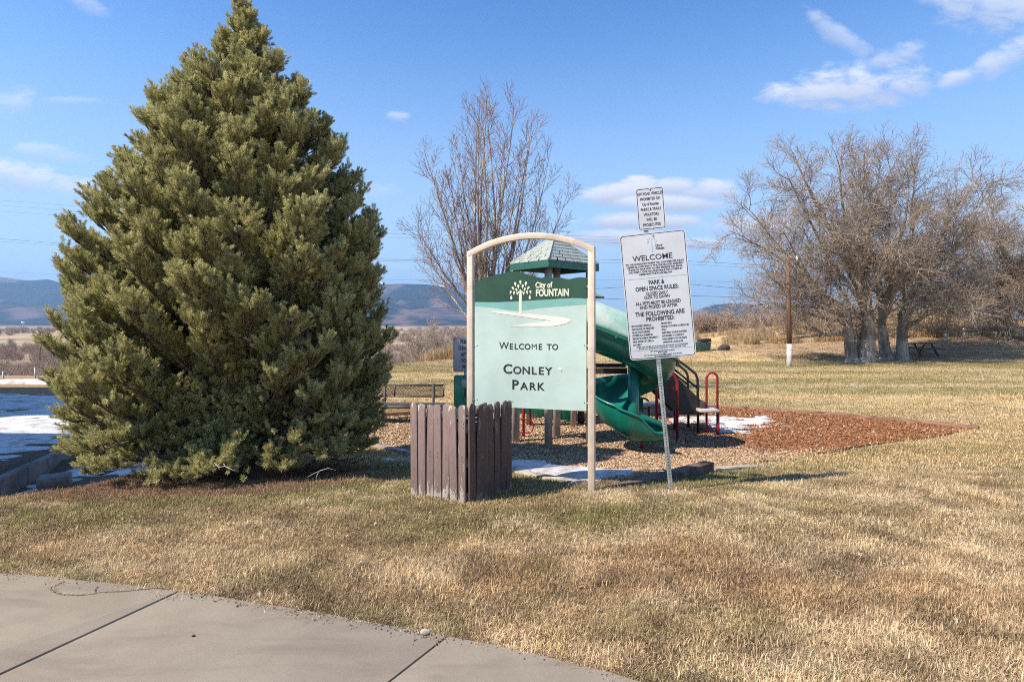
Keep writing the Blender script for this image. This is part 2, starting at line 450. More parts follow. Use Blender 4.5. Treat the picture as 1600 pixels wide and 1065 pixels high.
# ================================================================== SCATTER (points -> instances), for uncountable stuff
def scatter(name, P, rot, scl, sources, idx, mat_extra=None, tint=None, colr=None):
    me = bpy.data.meshes.new(name); me.vertices.add(len(P)); me.vertices.foreach_set('co', np.asarray(P, np.float32).ravel())
    a = me.attributes.new('rot', 'FLOAT_VECTOR', 'POINT'); a.data.foreach_set('vector', np.asarray(rot, np.float32).ravel())
    a = me.attributes.new('scl', 'FLOAT', 'POINT'); a.data.foreach_set('value', np.asarray(scl, np.float32))
    a = me.attributes.new('idx', 'INT', 'POINT'); a.data.foreach_set('value', np.asarray(idx, np.int32))
    if tint is not None:
        a = me.attributes.new('tint', 'FLOAT', 'POINT'); a.data.foreach_set('value', np.asarray(tint, np.float32))
    if colr is not None:
        a = me.attributes.new('tcol', 'FLOAT_VECTOR', 'POINT'); a.data.foreach_set('vector', np.asarray(colr, np.float32).ravel())
    o = link(name, me)
    ng = bpy.data.node_groups.new(name, 'GeometryNodeTree')
    ng.interface.new_socket('Geometry', in_out='INPUT', socket_type='NodeSocketGeometry')
    ng.interface.new_socket('Geometry', in_out='OUTPUT', socket_type='NodeSocketGeometry')
    gi = ng.nodes.new('NodeGroupInput'); go = ng.nodes.new('NodeGroupOutput'); jn = ng.nodes.new('GeometryNodeJoinGeometry')
    def attr(nm, ty):
        n = ng.nodes.new('GeometryNodeInputNamedAttribute'); n.data_type = ty; n.inputs['Name'].default_value = nm
        return [s for s in n.outputs if s.enabled and s.name == 'Attribute'][0]
    r_, s_, i_ = attr('rot', 'FLOAT_VECTOR'), attr('scl', 'FLOAT'), attr('idx', 'INT')
    for k, src in enumerate(sources):
        oi = ng.nodes.new('GeometryNodeObjectInfo'); oi.inputs['Object'].default_value = src; oi.inputs['As Instance'].default_value = True
        ip = ng.nodes.new('GeometryNodeInstanceOnPoints')
        cmp = ng.nodes.new('FunctionNodeCompare'); cmp.data_type = 'INT'; cmp.operation = 'EQUAL'
        A = [s for s in cmp.inputs if s.enabled and s.name == 'A'][0]; B = [s for s in cmp.inputs if s.enabled and s.name == 'B'][0]
        ng.links.new(i_, A); B.default_value = k
        e2r = ng.nodes.new('FunctionNodeEulerToRotation'); ng.links.new(r_, e2r.inputs[0])
        ng.links.new(gi.outputs[0], ip.inputs['Points']); ng.links.new(cmp.outputs[0], ip.inputs['Selection'])
        ng.links.new(oi.outputs['Geometry'], ip.inputs['Instance']); ng.links.new(e2r.outputs[0], ip.inputs['Rotation'])
        ng.links.new(s_, ip.inputs['Scale']); ng.links.new(ip.outputs[0], jn.inputs[0])
    ng.links.new(jn.outputs[0], go.inputs[0])
    md = o.modifiers.new('scatter', 'NODES'); md.node_group = ng
    return o
def source(name, me):                       # never linked to the scene: only a shape for the scatters
    return bpy.data.objects.new(name, me)

def leafmat(name, rough=0.7, trans=0.25, shade=(0.75, 1.25), fixed=None, fixed2=None, spec=0.3):
    """colour from the instance's own colour, varied per blade"""
    m = bpy.data.materials.new(name); m.use_nodes = True
    t = NT(m.node_tree); b = t.n['Principled BSDF']
    vc = t.new('ShaderNodeVertexColor', layer_name='col')
    if fixed is None:
        at_ = t.new('ShaderNodeAttribute'); at_.attribute_type = 'INSTANCER'; at_.attribute_name = 'tcol'; base = at_.outputs['Color']
    else:
        at_ = t.new('ShaderNodeAttribute'); at_.attribute_type = 'INSTANCER'; at_.attribute_name = 'tint'
        base = t.mix(at_.outputs['Fac'], c4(fixed), c4(fixed2))
    col = t.mix(1.0, base, vc.outputs[0], blend='MULTIPLY')
    t.l.new(col, b.inputs['Base Color']); b.inputs['Roughness'].default_value = rough; b.inputs['Specular IOR Level'].default_value = spec
    tr = t.new('ShaderNodeBsdfTranslucent'); t.l.new(col, tr.inputs[0])
    mx = t.new('ShaderNodeMixShader'); mx.inputs[0].default_value = trans
    t.l.new(b.outputs[0], mx.inputs[1]); t.l.new(tr.outputs[0], mx.inputs[2]); t.l.new(mx.outputs[0], t.n['Material Output'].inputs[0])
    return m
m_grass = leafmat('grass_blade', 0.75, 0.3, spec=.10)

def clump(name, nb, rad, h, wd, tilt, seed, mat):
    r = np.random.default_rng(seed); V = []; Fq = []; C = []
    for i in range(nb):
        a = r.uniform(0, 6.283); q = rad*math.sqrt(r.uniform(0,1)); x, y = q*math.cos(a), q*math.sin(a)
        d = r.uniform(0, 6.283); tl = abs(r.normal(0, tilt)); hh = h*r.uniform(.5, 1.25); w_ = wd*r.uniform(.7,1.3)
        dx, dy = math.cos(d), math.sin(d); px_, py_ = -dy*w_/2, dx*w_/2
        t1 = min(tl*.75, 1.25); t2 = min(tl*1.5, 1.52)
        p1 = (x+dx*math.sin(t1)*hh*.55, y+dy*math.sin(t1)*hh*.55, math.cos(t1)*hh*.55)
        p2 = (p1[0]+dx*math.sin(t2)*hh*.5, p1[1]+dy*math.sin(t2)*hh*.5, p1[2]+math.cos(t2)*hh*.5)
        b0 = len(V)
        V += [(x-px_, y-py_, -.01), (x+px_, y+py_, -.01), (p1[0]+px_*.8, p1[1]+py_*.8, p1[2]), (p1[0]-px_*.8, p1[1]-py_*.8, p1[2]), (p2[0]+px_*.15, p2[1]+py_*.15, p2[2]), (p2[0]-px_*.15, p2[1]-py_*.15, p2[2])]
        Fq += [(b0,b0+1,b0+2,b0+3),(b0+3,b0+2,b0+4,b0+5)]
        k = r.choice([r.uniform(.35,.8), r.uniform(.8,1.25), r.uniform(1.1,1.6)], p=[.3,.4,.3]); g_ = r.uniform(-.06,.06); C += [(k+g_, k, k-g_)]*6
    return source(name, fast_mesh(name, V, Fq, mat, False, np.array(C)))
turf = [clump('turf_clump', 76, .10, .037, .0036, 2.6, s, m_grass) for s in (1,2,3)] + [clump('turf_tuft', 44, .06, .030, .0034, 1.7, s, m_grass) for s in (4,)] + [clump('turf_low', 60, .13, .020, .0050, 1.8, s, m_grass) for s in (5,6)]
def frus(n, y0, y1, wide=0.93, off=0.25):
    """random ground places in the part of the lawn that the place's front shows, evenly per area"""
    u = RNG.uniform(0, 1, n); y = np.sqrt(y0**2 + (y1**2-y0**2)*u); x = RNG.uniform(-1, 1, n)*(wide*y+off)
    return x, y
def lawn_ok(x, y, slack=0.0):
    e = segdist(x, y, WALK_EDGE, False)
    ok = ~(inpoly(x, y, WALK) & (e > 0.012 + slack))
    ok &= ~(inpoly(x, y, PIT) & (segdist(x, y, PIT) > 0.06))
    cr = np.interp(y, CREST_Y, CREST_X); ok &= (x > cr - 0.55)
    d = np.hypot((x+3.55)/1.8, (y-6.9)/1.35); ok &= (d > 0.95) | (RNG.uniform(0,1,len(x)) < .12)
    return ok
xs=[]; ys_=[]; sc=[]; ix_=[]
for (n,y0,y1,s) in ((15000,2.3,4.2,1.0),(26000,4.2,7.5,1.1),(24000,7.5,14,1.7),(24000,14,33,2.2),(20000,33,54,3.0)):
    x_, y_ = frus(n, y0, y1); ok = lawn_ok(x_, y_)
    x_, y_ = x_[ok], y_[ok]; xs.append(x_); ys_.append(y_); sc.append(s*RNG.uniform(.75,1.25,len(x_))); ix_.append(RNG.integers(0,4,len(x_)) if y0 < 4 else (np.where(RNG.uniform(0,1,len(x_))<.55, RNG.integers(0,4,len(x_)), RNG.integers(4,6,len(x_))) if y0 < 7 else RNG.integers(4,6,len(x_))))
xs=np.concatenate(xs); ys_=np.concatenate(ys_); sc=np.concatenate(sc)
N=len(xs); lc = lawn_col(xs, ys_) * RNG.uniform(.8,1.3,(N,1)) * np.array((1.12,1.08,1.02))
hgt = .75 + .75*fbm(xs*1.7, ys_*1.9, 133, 3)
# some strongly lighter and darker tufts
pl = RNG.uniform(0,1,N); lc[pl<.12] *= 1.3; lc[pl>.93] *= .6
o = scatter('lawn_grass', np.stack([xs, ys_, terrain(xs, ys_)-.004],1), np.stack([RNG.normal(0,.08,N), RNG.normal(0,.08,N), RNG.uniform(0,6.28,N)],1), sc*hgt*.85, turf, np.concatenate(ix_), colr=lc)
tag(o, 'short dormant straw coloured turf with green streaks', 'grass', kind='stuff')

# ---- dead leaves and needle litter below the pine
# ================================================================== PATH
m_conc = bpy.data.materials.new('concrete'); m_conc.use_nodes = True
t = NT(m_conc.node_tree); b = t.n['Principled BSDF']; g_ = t.new('ShaderNodeNewGeometry'); P_ = g_.outputs['Position']
mp = t.new('ShaderNodeMapping'); mp.inputs['Rotation'].default_value = (0,0,R(25)); mp.inputs['Scale'].default_value = (1,3.5,1); t.l.new(P_, mp.inputs[0])
a1 = t.noise(P_, 1.6, 5, .6, .3); a2 = t.noise(mp.outputs[0], 1.3, 5, .6, .5); a3 = t.noise(P_, 320, 3, .7); a4 = t.noise(P_, 34, 5, .7)
c = t.mix(t.ss(a1, .3, .7), c4((.29,.235,.175)), c4((.375,.31,.235)))
c = t.mix(t.m('MULTIPLY', t.ss(a2, .46, .70), .8), c, c4((.225,.18,.135)))
c = t.mix(t.m('MULTIPLY', t.ss(a3, .35, .75), .7), c, c4((.22,.18,.15)))
c = t.mix(t.m('MULTIPLY', t.ss(a4, .62, .8), .35), c, c4((.21,.165,.13)))
vo = t.new('ShaderNodeTexVoronoi', feature='DISTANCE_TO_EDGE'); vo.inputs['Scale'].default_value = .55; t.l.new(t.vm('ADD', P_, g_.outputs['Normal']), vo.inputs['Vector'])
t.l.new(c, b.inputs['Base Color']); b.inputs['Roughness'].default_value = .88; b.inputs['Specular IOR Level'].default_value = .3
bn = t.new('ShaderNodeBump'); bn.inputs['Strength'].default_value = .5; bn.inputs['Distance'].default_value = .004
t.l.new(t.m('ADD', a3, t.m('MULTIPLY', a4, .8)), bn.inputs['Height']); t.l.new(bn.outputs[0], b.inputs['Normal'])

def clip(poly, p, n):                        # keep the side where (x-p).n >= 0
    outp = []
    for i in range(len(poly)):
        a, b2 = poly[i], poly[(i+1)%len(poly)]
        da = (a[0]-p[0])*n[0]+(a[1]-p[1])*n[1]; db = (b2[0]-p[0])*n[0]+(b2[1]-p[1])*n[1]
        if da >= 0: outp.append(a)
        if (da >= 0) != (db >= 0):
            q = da/(da-db); outp.append((a[0]+(b2[0]-a[0])*q, a[1]+(b2[1]-a[1])*q))
    return outp
path = empty('path', (0,0,0)); tag(path, 'pale concrete path with curved edge and cut joints', kind='structure')
J = []
for (a, b2) in (((0,1060),(277,930)), ((618,1065),(700,999))):
    A = gxy(*a); B = gxy(*b2); d = Vector((B[0]-A[0], B[1]-A[1])).normalized(); J.append((A, (d.y, -d.x)))
J.insert(0, ((J[0][0][0]-1.75, J[0][0][1]), J[0][1])); J.append(((J[2][0][0]+1.7, J[2][0][1]), J[2][1]))
# smooth, slightly ragged edge
we = []
for i in range(len(WALK_EDGE)-1):
    a = WALK_EDGE[i]; b2 = WALK_EDGE[i+1]; n = 6
    for k in range(n): we.append((a[0]+(b2[0]-a[0])*k/n, a[1]+(b2[1]-a[1])*k/n))
we.append(WALK_EDGE[-1]); WP = we + [(2.6,-1.5),(-7.5,-1.5)]
for k in range(len(J)+1):
    pl = WP
    if k > 0: pl = clip(pl, (J[k-1][0][0]+J[k-1][1][0]*.006, J[k-1][0][1]+J[k-1][1][1]*.006), J[k-1][1])
    if k < len(J): pl = clip(pl, (J[k][0][0]-J[k][1][0]*.006, J[k][0][1]-J[k][1][1]*.006), (-J[k][1][0], -J[k][1][1]))
    if len(pl) >= 3: MB().slab(pl, -.09, .022 + .003*(k % 2)).build('concrete_slab', m_conc, path, bevel=.006, seg=2)
# the cracked corner: a fine open crack with dead grass in it
m_crack = pmat('crack_soil', (.10,.065,.04), .95, .3, 40)
ck = [[(98,909),(80,918),(84,926),(100,930),(130,931),(160,926),(190,925),(225,921),(262,918)], [(150,927),(150,921),(135,923)][:2] + [(156,917)],]
cm = MB()
for line in ck:
    pts = []
    for i in range(len(line)-1):
        for q in range(5):
            px_ = line[i][0]+(line[i+1][0]-line[i][0])*q/5 + random.uniform(-.8,.8); py_ = line[i][1]+(line[i+1][1]-line[i][1])*q/5 + random.uniform(-.5,.5)
            p = G(px_, py_); pts.append(Vector((p.x*(1.577/1.6), p.y*(1.577/1.6), .0262)))
    L_ = []; Rr_ = []
    for i, p in enumerate(pts):
        d = (pts[min(i+1,len(pts)-1)]-pts[max(i-1,0)]).normalized(); nrm = Vector((-d.y,d.x,0))*random.uniform(.002,.005)
        L_.append(p+nrm); Rr_.append(p-nrm)
    cm.grid([[a, b2] for a, b2 in zip(L_, Rr_)])
cm.build('crack', m_crack, path)
cx_=[]; 
for line in ck[:1]:
    for _ in range(90):
        i = random.randrange(len(line)-1); q = random.random()
        if line[i][0] > 240: continue
        p = G(line[i][0]+(line[i+1][0]-line[i][0])*q, line[i][1]+(line[i+1][1]-line[i][1])*q); cx_.append((p.x*.986, p.y*.986, .02))
cx_ = np.array(cx_); n_=len(cx_)
mini = [clump('crack_tuft', 7, .012, .018, .0028, 1.1, 9, m_grass)]
o = scatter('crack_grass', cx_, np.stack([np.zeros(n_),np.zeros(n_),RNG.uniform(0,6,n_)],1), RNG.uniform(.5,1.3,n_), mini, np.zeros(n_), colr=np.tile(C_STRAW*.9,(n_,1)))
tag(o, 'dead grass growing in the cracked corner of the path', 'grass', kind='stuff')

# pebble on the edge of the path
m_stone = pmat('stone', (.42,.37,.31), .8, .2, 9, .4, 60)
def rock(name, loc, s, seed, mat, cuts=2, amp=.18):
    bm = bmesh.new(); bmesh.ops.create_icosphere(bm, subdivisions=cuts+1, radius=1)
    r = random.Random(seed); ax = [Vector((r.uniform(-1,1), r.uniform(-1,1), r.uniform(-1,1))) for _ in range(6)]
    for v in bm.verts:
        q = v.co.normalized(); k = 1 + amp*sum(math.sin(3*q.dot(a)+i) for i, a in enumerate(ax))/3
        v.co = Vector((q.x*s[0], q.y*s[1], q.z*s[2]))*k
    me = bpy.data.meshes.new(name); bm.to_mesh(me); bm.free(); me.materials.append(mat)
    me.polygons.foreach_set('use_smooth', [True]*len(me.polygons))
    o = link(name, me); o.location = loc; return o
p = G(665,991); tag(rock('pebble', (p.x*.987, p.y*.987, .034), (.026,.019,.015), 3, m_stone), 'small pale rounded pebble lying on the edge of the path', 'pebble')
p = G(302,993); 
tag(rock('dirt_clod', (p.x*.987, p.y*.987, .026), (.009,.008,.005), 4, m_crack), 'tiny dark clod lying on the middle of the path slab', 'clod')

# ================================================================== PLAY PIT
def pit_in(x, y, d=0.0): return inpoly(x, y, PIT) & (segdist(x, y, PIT) > d)
def wet(x, y):                               # the dark orange, older chips at the far side and the fresh tan ones in front
    f = sstep(-.4, .5, (y - 9.6) - (x-1.5)*(-.02) + 1.4*(fbm(x*.7,y*.7,5,3)-.5)) * sstep(2.2, 4.5, x)
    return np.clip(f,0,1)
m_chipg = bpy.data.materials.new('chip_bed'); m_chipg.use_nodes = True
t = NT(m_chipg.node_tree); b = t.n['Principled BSDF']; va = t.new('ShaderNodeVertexColor', layer_name='col'); ge = t.new('ShaderNodeNewGeometry')
vor = t.new('ShaderNodeTexVoronoi'); vor.inputs['Scale'].default_value = 26; t.l.new(ge.outputs['Position'], vor.inputs['Vector'])
hs = t.new('ShaderNodeSeparateColor'); t.l.new(vor.outputs['Color'], hs.inputs[0])
s2 = t.new('ShaderNodeVectorMath', operation='SCALE'); t.l.new(va.outputs[0], s2.inputs[0]); t.l.new(t.m('ADD', t.m('MULTIPLY', hs.outputs[0], .9), .35), s2.inputs['Scale'])
t.l.new(s2.outputs[0], b.inputs['Base Color']); b.inputs['Roughness'].default_value = .9
bn = t.new('ShaderNodeBump'); bn.inputs['Strength'].default_value = 1; bn.inputs['Distance'].default_value = .03; t.l.new(vor.outputs['Distance'], bn.inputs['Height']); t.l.new(bn.outputs[0], b.inputs['Normal'])
px0 = min(p[0] for p in PIT); px1 = max(p[0] for p in PIT); py0 = min(p[1] for p in PIT); py1 = max(p[1] for p in PIT)
cxs = np.arange(px0, px1, .09); cys = np.arange(py0, py1, .09); CXg, CYg = np.meshgrid(cxs, cys); cfx, cfy = CXg.ravel(), CYg.ravel()
cz = terrain(cfx, cfy) + .015 + .05*(fbm(cfx*1.6, cfy*1.6, 77, 3)-.5)
ins = pit_in(cfx, cfy, .0) | (segdist(cfx, cfy, PIT) < .04)
iq = np.arange(len(cys)-1)[:,None]*len(cxs) + np.arange(len(cxs)-1)[None]
cq = np.stack([iq, iq+1, iq+len(cxs)+1, iq+len(cxs)], -1).reshape(-1,4); cq = cq[ins[cq].all(1)]
CH_T = np.array((.44,.285,.165)); CH_W = np.array((.29,.125,.052))
def chipcol(x, y): return lerp(CH_T*np.ones((len(x),1)), CH_W, wet(x, y))
bed = link('wood_chip_bed', fast_mesh('wood_chip_bed', np.stack([cfx,cfy,cz],1), cq, m_chipg, True, chipcol(cfx,cfy)*.8))
tag(bed, 'bed of tan and rust wood chips filling the play pit', kind='structure')
m_chip = leafmat('wood_chip', .75, .0)
def chip(name, l, w_, h, seed):
    r = random.Random(seed); mb = MB().box((0,0,0),(l,w_,h)); me = mb.mesh(name, m_chip)
    for v in me.vertices: v.co += Vector((r.uniform(-.15,.15)*l, r.uniform(-.25,.25)*w_, r.uniform(-.4,.4)*h))
    a = me.color_attributes.new('col','FLOAT_COLOR','POINT'); a.data.foreach_set('color', [1.0]*4*len(me.vertices))
    return source(name, me)
chips = [chip('chip', .05,.018,.006,1), chip('chip', .035,.022,.007,2), chip('chip', .075,.010,.006,3), chip('chip', .03,.03,.008,4)]
n_=210000; yy = RNG.uniform(py0**.5, py1**.5, n_)**2; xx = RNG.uniform(px0,px1,n_); ok = pit_in(xx,yy,.03); xx, yy = xx[ok], yy[ok]
ok = np.abs(xx) < .95*yy; xx, yy = xx[ok], yy[ok]; n_=len(xx)
zz = terrain(xx,yy)+.022+.05*(fbm(xx*1.6,yy*1.6,77,3)-.5)
kk = RNG.uniform(.45,1.45,(n_,1)); cc = chipcol(xx,yy)*kk; pale = RNG.uniform(0,1,n_)<.11; cc[pale] = np.array((.62,.50,.36))*RNG.uniform(.8,1.1,(pale.sum(),1)); dk = RNG.uniform(0,1,n_)<.12; cc[dk] *= .35
pw = pale & (RNG.uniform(0,1,n_) < wet(xx,yy)*.7); cc[pw] = CH_W*1.1
o = scatter('wood_chips', np.stack([xx,yy,zz],1), np.stack([RNG.normal(0,.45,n_),RNG.normal(0,.45,n_),RNG.uniform(0,6.28,n_)],1), RNG.uniform(.28,.85,n_)*(1+.06*(yy-6)), chips, RNG.integers(0,4,n_), colr=cc)
tag(o, 'loose wood chips strewn over the play pit', 'wood chips', kind='stuff')

# ---- edging of the pit
m_edge = pmat('pale_edging', (.42,.36,.29), .85, .25, 5, .5, 40)
m_timber = pmat('red_timber', (.30,.15,.09), .85, .3, 5, .5, 30, stretch=(1,1,6))
m_dark = pmat('dark_timber', (.15,.085,.062), .85, .3, 6, .5, 30)
edging = empty('pit_edging', (PIT[6][0], PIT[6][1], tz(*PIT[6]))); tag(edging, 'low edging of concrete and timber round the wood chip pit', 'edging')
def edge(a, b2, w_, h, mat, name, dz0=0.0, dz1=0.0, split=1):
    A = Vector((a[0], a[1], 0)); B = Vector((b2[0], b2[1], 0)); o0 = edging.location
    for s in range(split):
        P = A.lerp(B, s/split); Q = A.lerp(B, (s+1)/split); d = (Q-P); L_ = d.length; d.normalize(); nn = Vector((-d.y, d.x, 0))*w_/2
        P2 = P + d*.004; Q2 = Q - d*.004
        zP = tz(P.x,P.y)+dz0+(dz1-dz0)*s/split; zQ = tz(Q.x,Q.y)+dz0+(dz1-dz0)*(s+1)/split
        vs = [P2-nn+Vector((0,0,zP-.2)), P2+nn+Vector((0,0,zP-.2)), Q2+nn+Vector((0,0,zQ-.2)), Q2-nn+Vector((0,0,zQ-.2)),
              P2-nn+Vector((0,0,zP+h)), P2+nn+Vector((0,0,zP+h)), Q2+nn+Vector((0,0,zQ+h)), Q2-nn+Vector((0,0,zQ+h))]
        MB().add([v-o0 for v in vs], [(3,2,1,0),(4,5,6,7),(0,1,5,4),(1,2,6,5),(2,3,7,6),(3,0,4,7)]).build(name, mat, edging, bevel=.008)
for i in range(0, 6): edge(PIT[i], PIT[i+1], .13, .045, m_edge, 'edging_strip')
rp = [G(955,764), G(1108,741), G(1203,729)]
edge((rp[0].x,rp[0].y), (rp[1].x,rp[1].y), .14, .02, m_dark, 'ramp_timber', 0.0, .14)
edge((rp[1].x+.05,rp[1].y+.1), (rp[2].x,rp[2].y+.03), .14, .05, m_edge, 'edging_strip', .02, -.02)
edge(PIT[6], PIT[7], .12, .03, m_dark, 'ramp_timber')
edge(PIT[7], PIT[9], .10, .015, m_dark, 'ramp_timber')
for i in range(10, 14): edge(PIT[i], PIT[i+1], .12, .0, m_timber, 'edging_timber', split=1)
for i in range(14, 23): edge(PIT[i], PIT[i+1], .16, .075 if i < 19 else .12, m_timber, 'edging_timber', split=1)
edge(PIT[23], PIT[0], .12, .04, m_edge, 'edging_strip')

# ================================================================== SNOW
m_snow = bpy.data.materials.new('snow'); m_snow.use_nodes = True
t = NT(m_snow.node_tree); b = t.n['Principled BSDF']; ge = t.new('ShaderNodeNewGeometry')
n1 = t.noise(ge.outputs['Position'], 3, 6, .65); n2 = t.noise(ge.outputs['Position'], 30, 4, .6)
t.l.new(t.mix(t.ss(n1, .42, .66), c4((.62,.62,.63)), c4((.36,.32,.28))), b.inputs['Base Color']); b.inputs['Roughness'].default_value = .7
b.inputs['Subsurface Weight'].default_value = 0.0
bn = t.new('ShaderNodeBump'); bn.inputs['Strength'].default_value = .7; bn.inputs['Distance'].default_value = .02; t.l.new(n2, bn.inputs['Height']); t.l.new(bn.outputs[0], b.inputs['Normal'])
def snow(label, poly, h=.03, res=.06, frag=0.0, fs=2.0, seed=1, thr=.5, group=None, base=0.0, asp=1.0):
    x0=min(p[0] for p in poly); x1=max(p[0] for p in poly); y0=min(p[1] for p in poly); y1=max(p[1] for p in poly)
    nx=max(4,int((x1-x0)/res)); ny=max(4,int((y1-y0)/res)); X_,Y_=np.meshgrid(np.linspace(x0,x1,nx),np.linspace(y0,y1,ny)); x=X_.ravel(); y=Y_.ravel()
    d = segdist(x,y,poly); d = np.where(inpoly(x,y,poly), d, -d)
    w0 = min(x1-x0,y1-y0)
    f = d/(.22*w0) + .9*(fbm(x*fs,y*fs*asp,seed,4)-.5)*2
    if frag > 0: f = np.minimum(f, (fbm(x*fs*1.3+7,y*fs*1.3*asp,seed+9,4)-thr)*frag)
    hz = h*np.clip(f,-.6,1) ** 1
    z = terrain(x,y) + base + np.where(f>0, h*np.sqrt(np.clip(f,0,1)), h*np.clip(f,-1,0)*1.5-.004)
    q = np.arange(ny-1)[:,None]*nx+np.arange(nx-1)[None]; q=np.stack([q,q+1,q+nx+1,q+nx],-1).reshape(-1,4); q=q[(f[q]>-.25).any(1)]
    if len(q)==0: return
    me = fast_mesh('snow_patch', np.stack([x,y,z],1), q, m_snow, True)
    o = link('snow_patch', me); tag(o, label, 'snow', group, 'stuff'); return o
def pp(*l): return [gxy(*q) for q in l]
snow('lit snow lying inside the front corner of the play pit', pp((796,732),(812,722),(850,724),(880,731),(925,736),(985,738),(960,748),(940,753),(905,755),(860,747)), .03, .03, base=.03, seed=3, fs=1.5)
snow('thin snow on the grass along the foot of the ramp timber', pp((1000,752),(1090,741),(1105,745),(1060,752),(1010,757)), .012, .03, frag=6, thr=.48, seed=5, fs=4)
snow('broken snow on the chips behind the step seat', pp((1050,652),(1130,650),(1200,655),(1225,662),(1190,668),(1165,680),(1130,676),(1100,665),(1050,662)), .02, .04, frag=7, thr=.40, seed=8, fs=2.2, base=.03, asp=2.2)
snow('small snow remnants on the shaded grass behind the slatted enclosure', pp((590,714),(645,712),(650,728),(600,724)), .015, .03, frag=7, thr=.47, seed=12, fs=4)
snow('narrow snow patch on the grass behind the pine trunk', pp((400,700),(440,699),(470,704),(430,711),(395,709)), .02, .04, seed=4)
snow('wide snow field on the lower ground left of the pine', [(-30,9.9),(-8.9,10.6),(-8.6,12.0),(-7.0,13.2),(-4.6,15.5),(-9,18.2),(-14,19.2),(-32,19.5)], .035, .12, frag=8, thr=.27, seed=23, fs=1.1, asp=2.5)
snow('patchy snow on the dark soil bank above the concrete kerb', [(-14,8.6),(-8.5,8.9),(-8.8,10.2),(-14,10.6)], .02, .05, frag=8, thr=.50, seed=27, fs=1.8, asp=2.0)
snow('snow filling the gutter below the concrete kerb', [(-7.7,7.4),(-5.3,6.4),(-5.2,8.4),(-6.6,11.5),(-7.95,11.0)], .03, .06, frag=6, thr=.40, seed=33, fs=1.1)
snow('thin bright snow line along the far brow left of the pine', [(-36,22.6),(-9,23.0),(-9,24.0),(-36,24.2)], .10, .12, seed=35, fs=.6)

# ================================================================== MOUNTAINS
def mrange(name, label, ridge, Y0, Y1, Y2, colfun, seed, rough=.85, nu=420, nv=70, u0=-1.7, u1=1.9, spur=8.0):
    us = np.linspace(u0, u1, nu); rv = np.interp(us*F+CX, [p[0] for p in ridge], [p[1] for p in ridge])
    ys2 = np.concatenate([np.linspace(Y0, Y1, nv), np.linspace(Y1, Y2, 14)[1:]])
    Uu, Yy = np.meshgrid(us, ys2)
    H = (HY - rv)/F*Y1 + 10
    s = np.where(Yy <= Y1, np.clip((Yy-Y0)/(Y1-Y0),0,1)**1.15, np.clip((Y2-Yy)/(Y2-Y1),0,1))
    Hh = H[None,:]*s
    rg = 1-np.abs(2*fbm(Uu*spur+Yy/2600, Yy/900, seed, 5)-1)
    n = fbm(Uu*spur*3, Yy/300, seed+5, 4)
    edge_ = 4*s*(1-s); ev = np.where(Yy<=Y1, edge_, 0)
    Zz = -9 + Hh*(1 - rough*ev*(1-rg)*1.7) + H[None,:]*.10*(n-.5)*ev
    Xx = Uu*Y1*.5 + Uu*Yy*.5
    x=Xx.ravel(); y=Yy.ravel(); z=Zz.ravel(); nq=Uu.shape[1]
    q=np.arange(len(ys2)-1)[:,None]*nq+np.arange(nq-1)[None]; q=np.stack([q,q+1,q+nq+1,q+nq],-1).reshape(-1,4)
    cols = colfun(Uu.ravel(), y, z, (H[None,:]*np.ones_like(Uu)).ravel(), s.ravel())
    o = link(name, fast_mesh(name, np.stack([x,y,z],1), q, m_mtn, True, cols)); tag(o, label, kind='structure'); return o
m_mtn = bpy.data.materials.new('mountain'); m_mtn.use_nodes = True
t = NT(m_mtn.node_tree); b = t.n['Principled BSDF']; va = t.new('ShaderNodeVertexColor', layer_name='col'); ge = t.new('ShaderNodeNewGeometry')
n1 = t.noise(ge.outputs['Position'], .012, 8, .7)
s2 = t.new('ShaderNodeVectorMath', operation='SCALE'); t.l.new(va.outputs[0], s2.inputs[0]); t.l.new(t.m('ADD', t.m('MULTIPLY', n1, 1.3), .35), s2.inputs['Scale'])
t.l.new(s2.outputs[0], b.inputs['Base Color']); b.inputs['Roughness'].default_value = 1; b.inputs['Specular IOR Level'].default_value = 0
def mc(u, y, z, H, s):
    n = fbm(u*26, y/260, 7, 4); n2 = fbm(u*9+4, y/700, 19, 4)
    c = lerp(np.array((.022,.028,.028))*np.ones((len(u),1)), np.array((.17,.11,.095)), .85*sstep(.48,.60,n*.6+n2*.4)); return c
def mc2(u, y, z, H, s):
    n = fbm(u*30, y/300, 3, 4); return lerp(np.array((.16,.13,.12))*np.ones((len(u),1)), np.array((.85,.86,.9)), sstep(.42,.55,n + .5*(z/H-.75)))
mrange('mountain_range', 'blue forested mountain range along the horizon',
       [(-760,470),(-300,452),(-100,440),(0,432),(30,437),(50,438),(75,436),(110,446),(160,455),(300,452),(450,446),(560,446),(600,444),(625,443),(665,444),(690,447),(720,457),(745,468),(780,484),(840,497),(930,503),(1040,500),(1085,486),(1100,480),(1120,475),(1160,473),(1200,477),(1260,474),(1330,484),(1400,489),(1500,492),(1600,488),(1800,492),(2400,498)], 3200, 5000, 6400, mc, 4)
mrange('snowy_mountain', 'distant snow capped peak behind the blue range', [(-760,506),(540,490),(575,444),(592,438),(606,445),(640,470),(660,452),(684,447),(705,442),(730,439),(748,444),(790,462),(850,492),(900,506),(2400,506)], 6200, 7200, 8200, mc2, 14, .5, nu=500, nv=40)

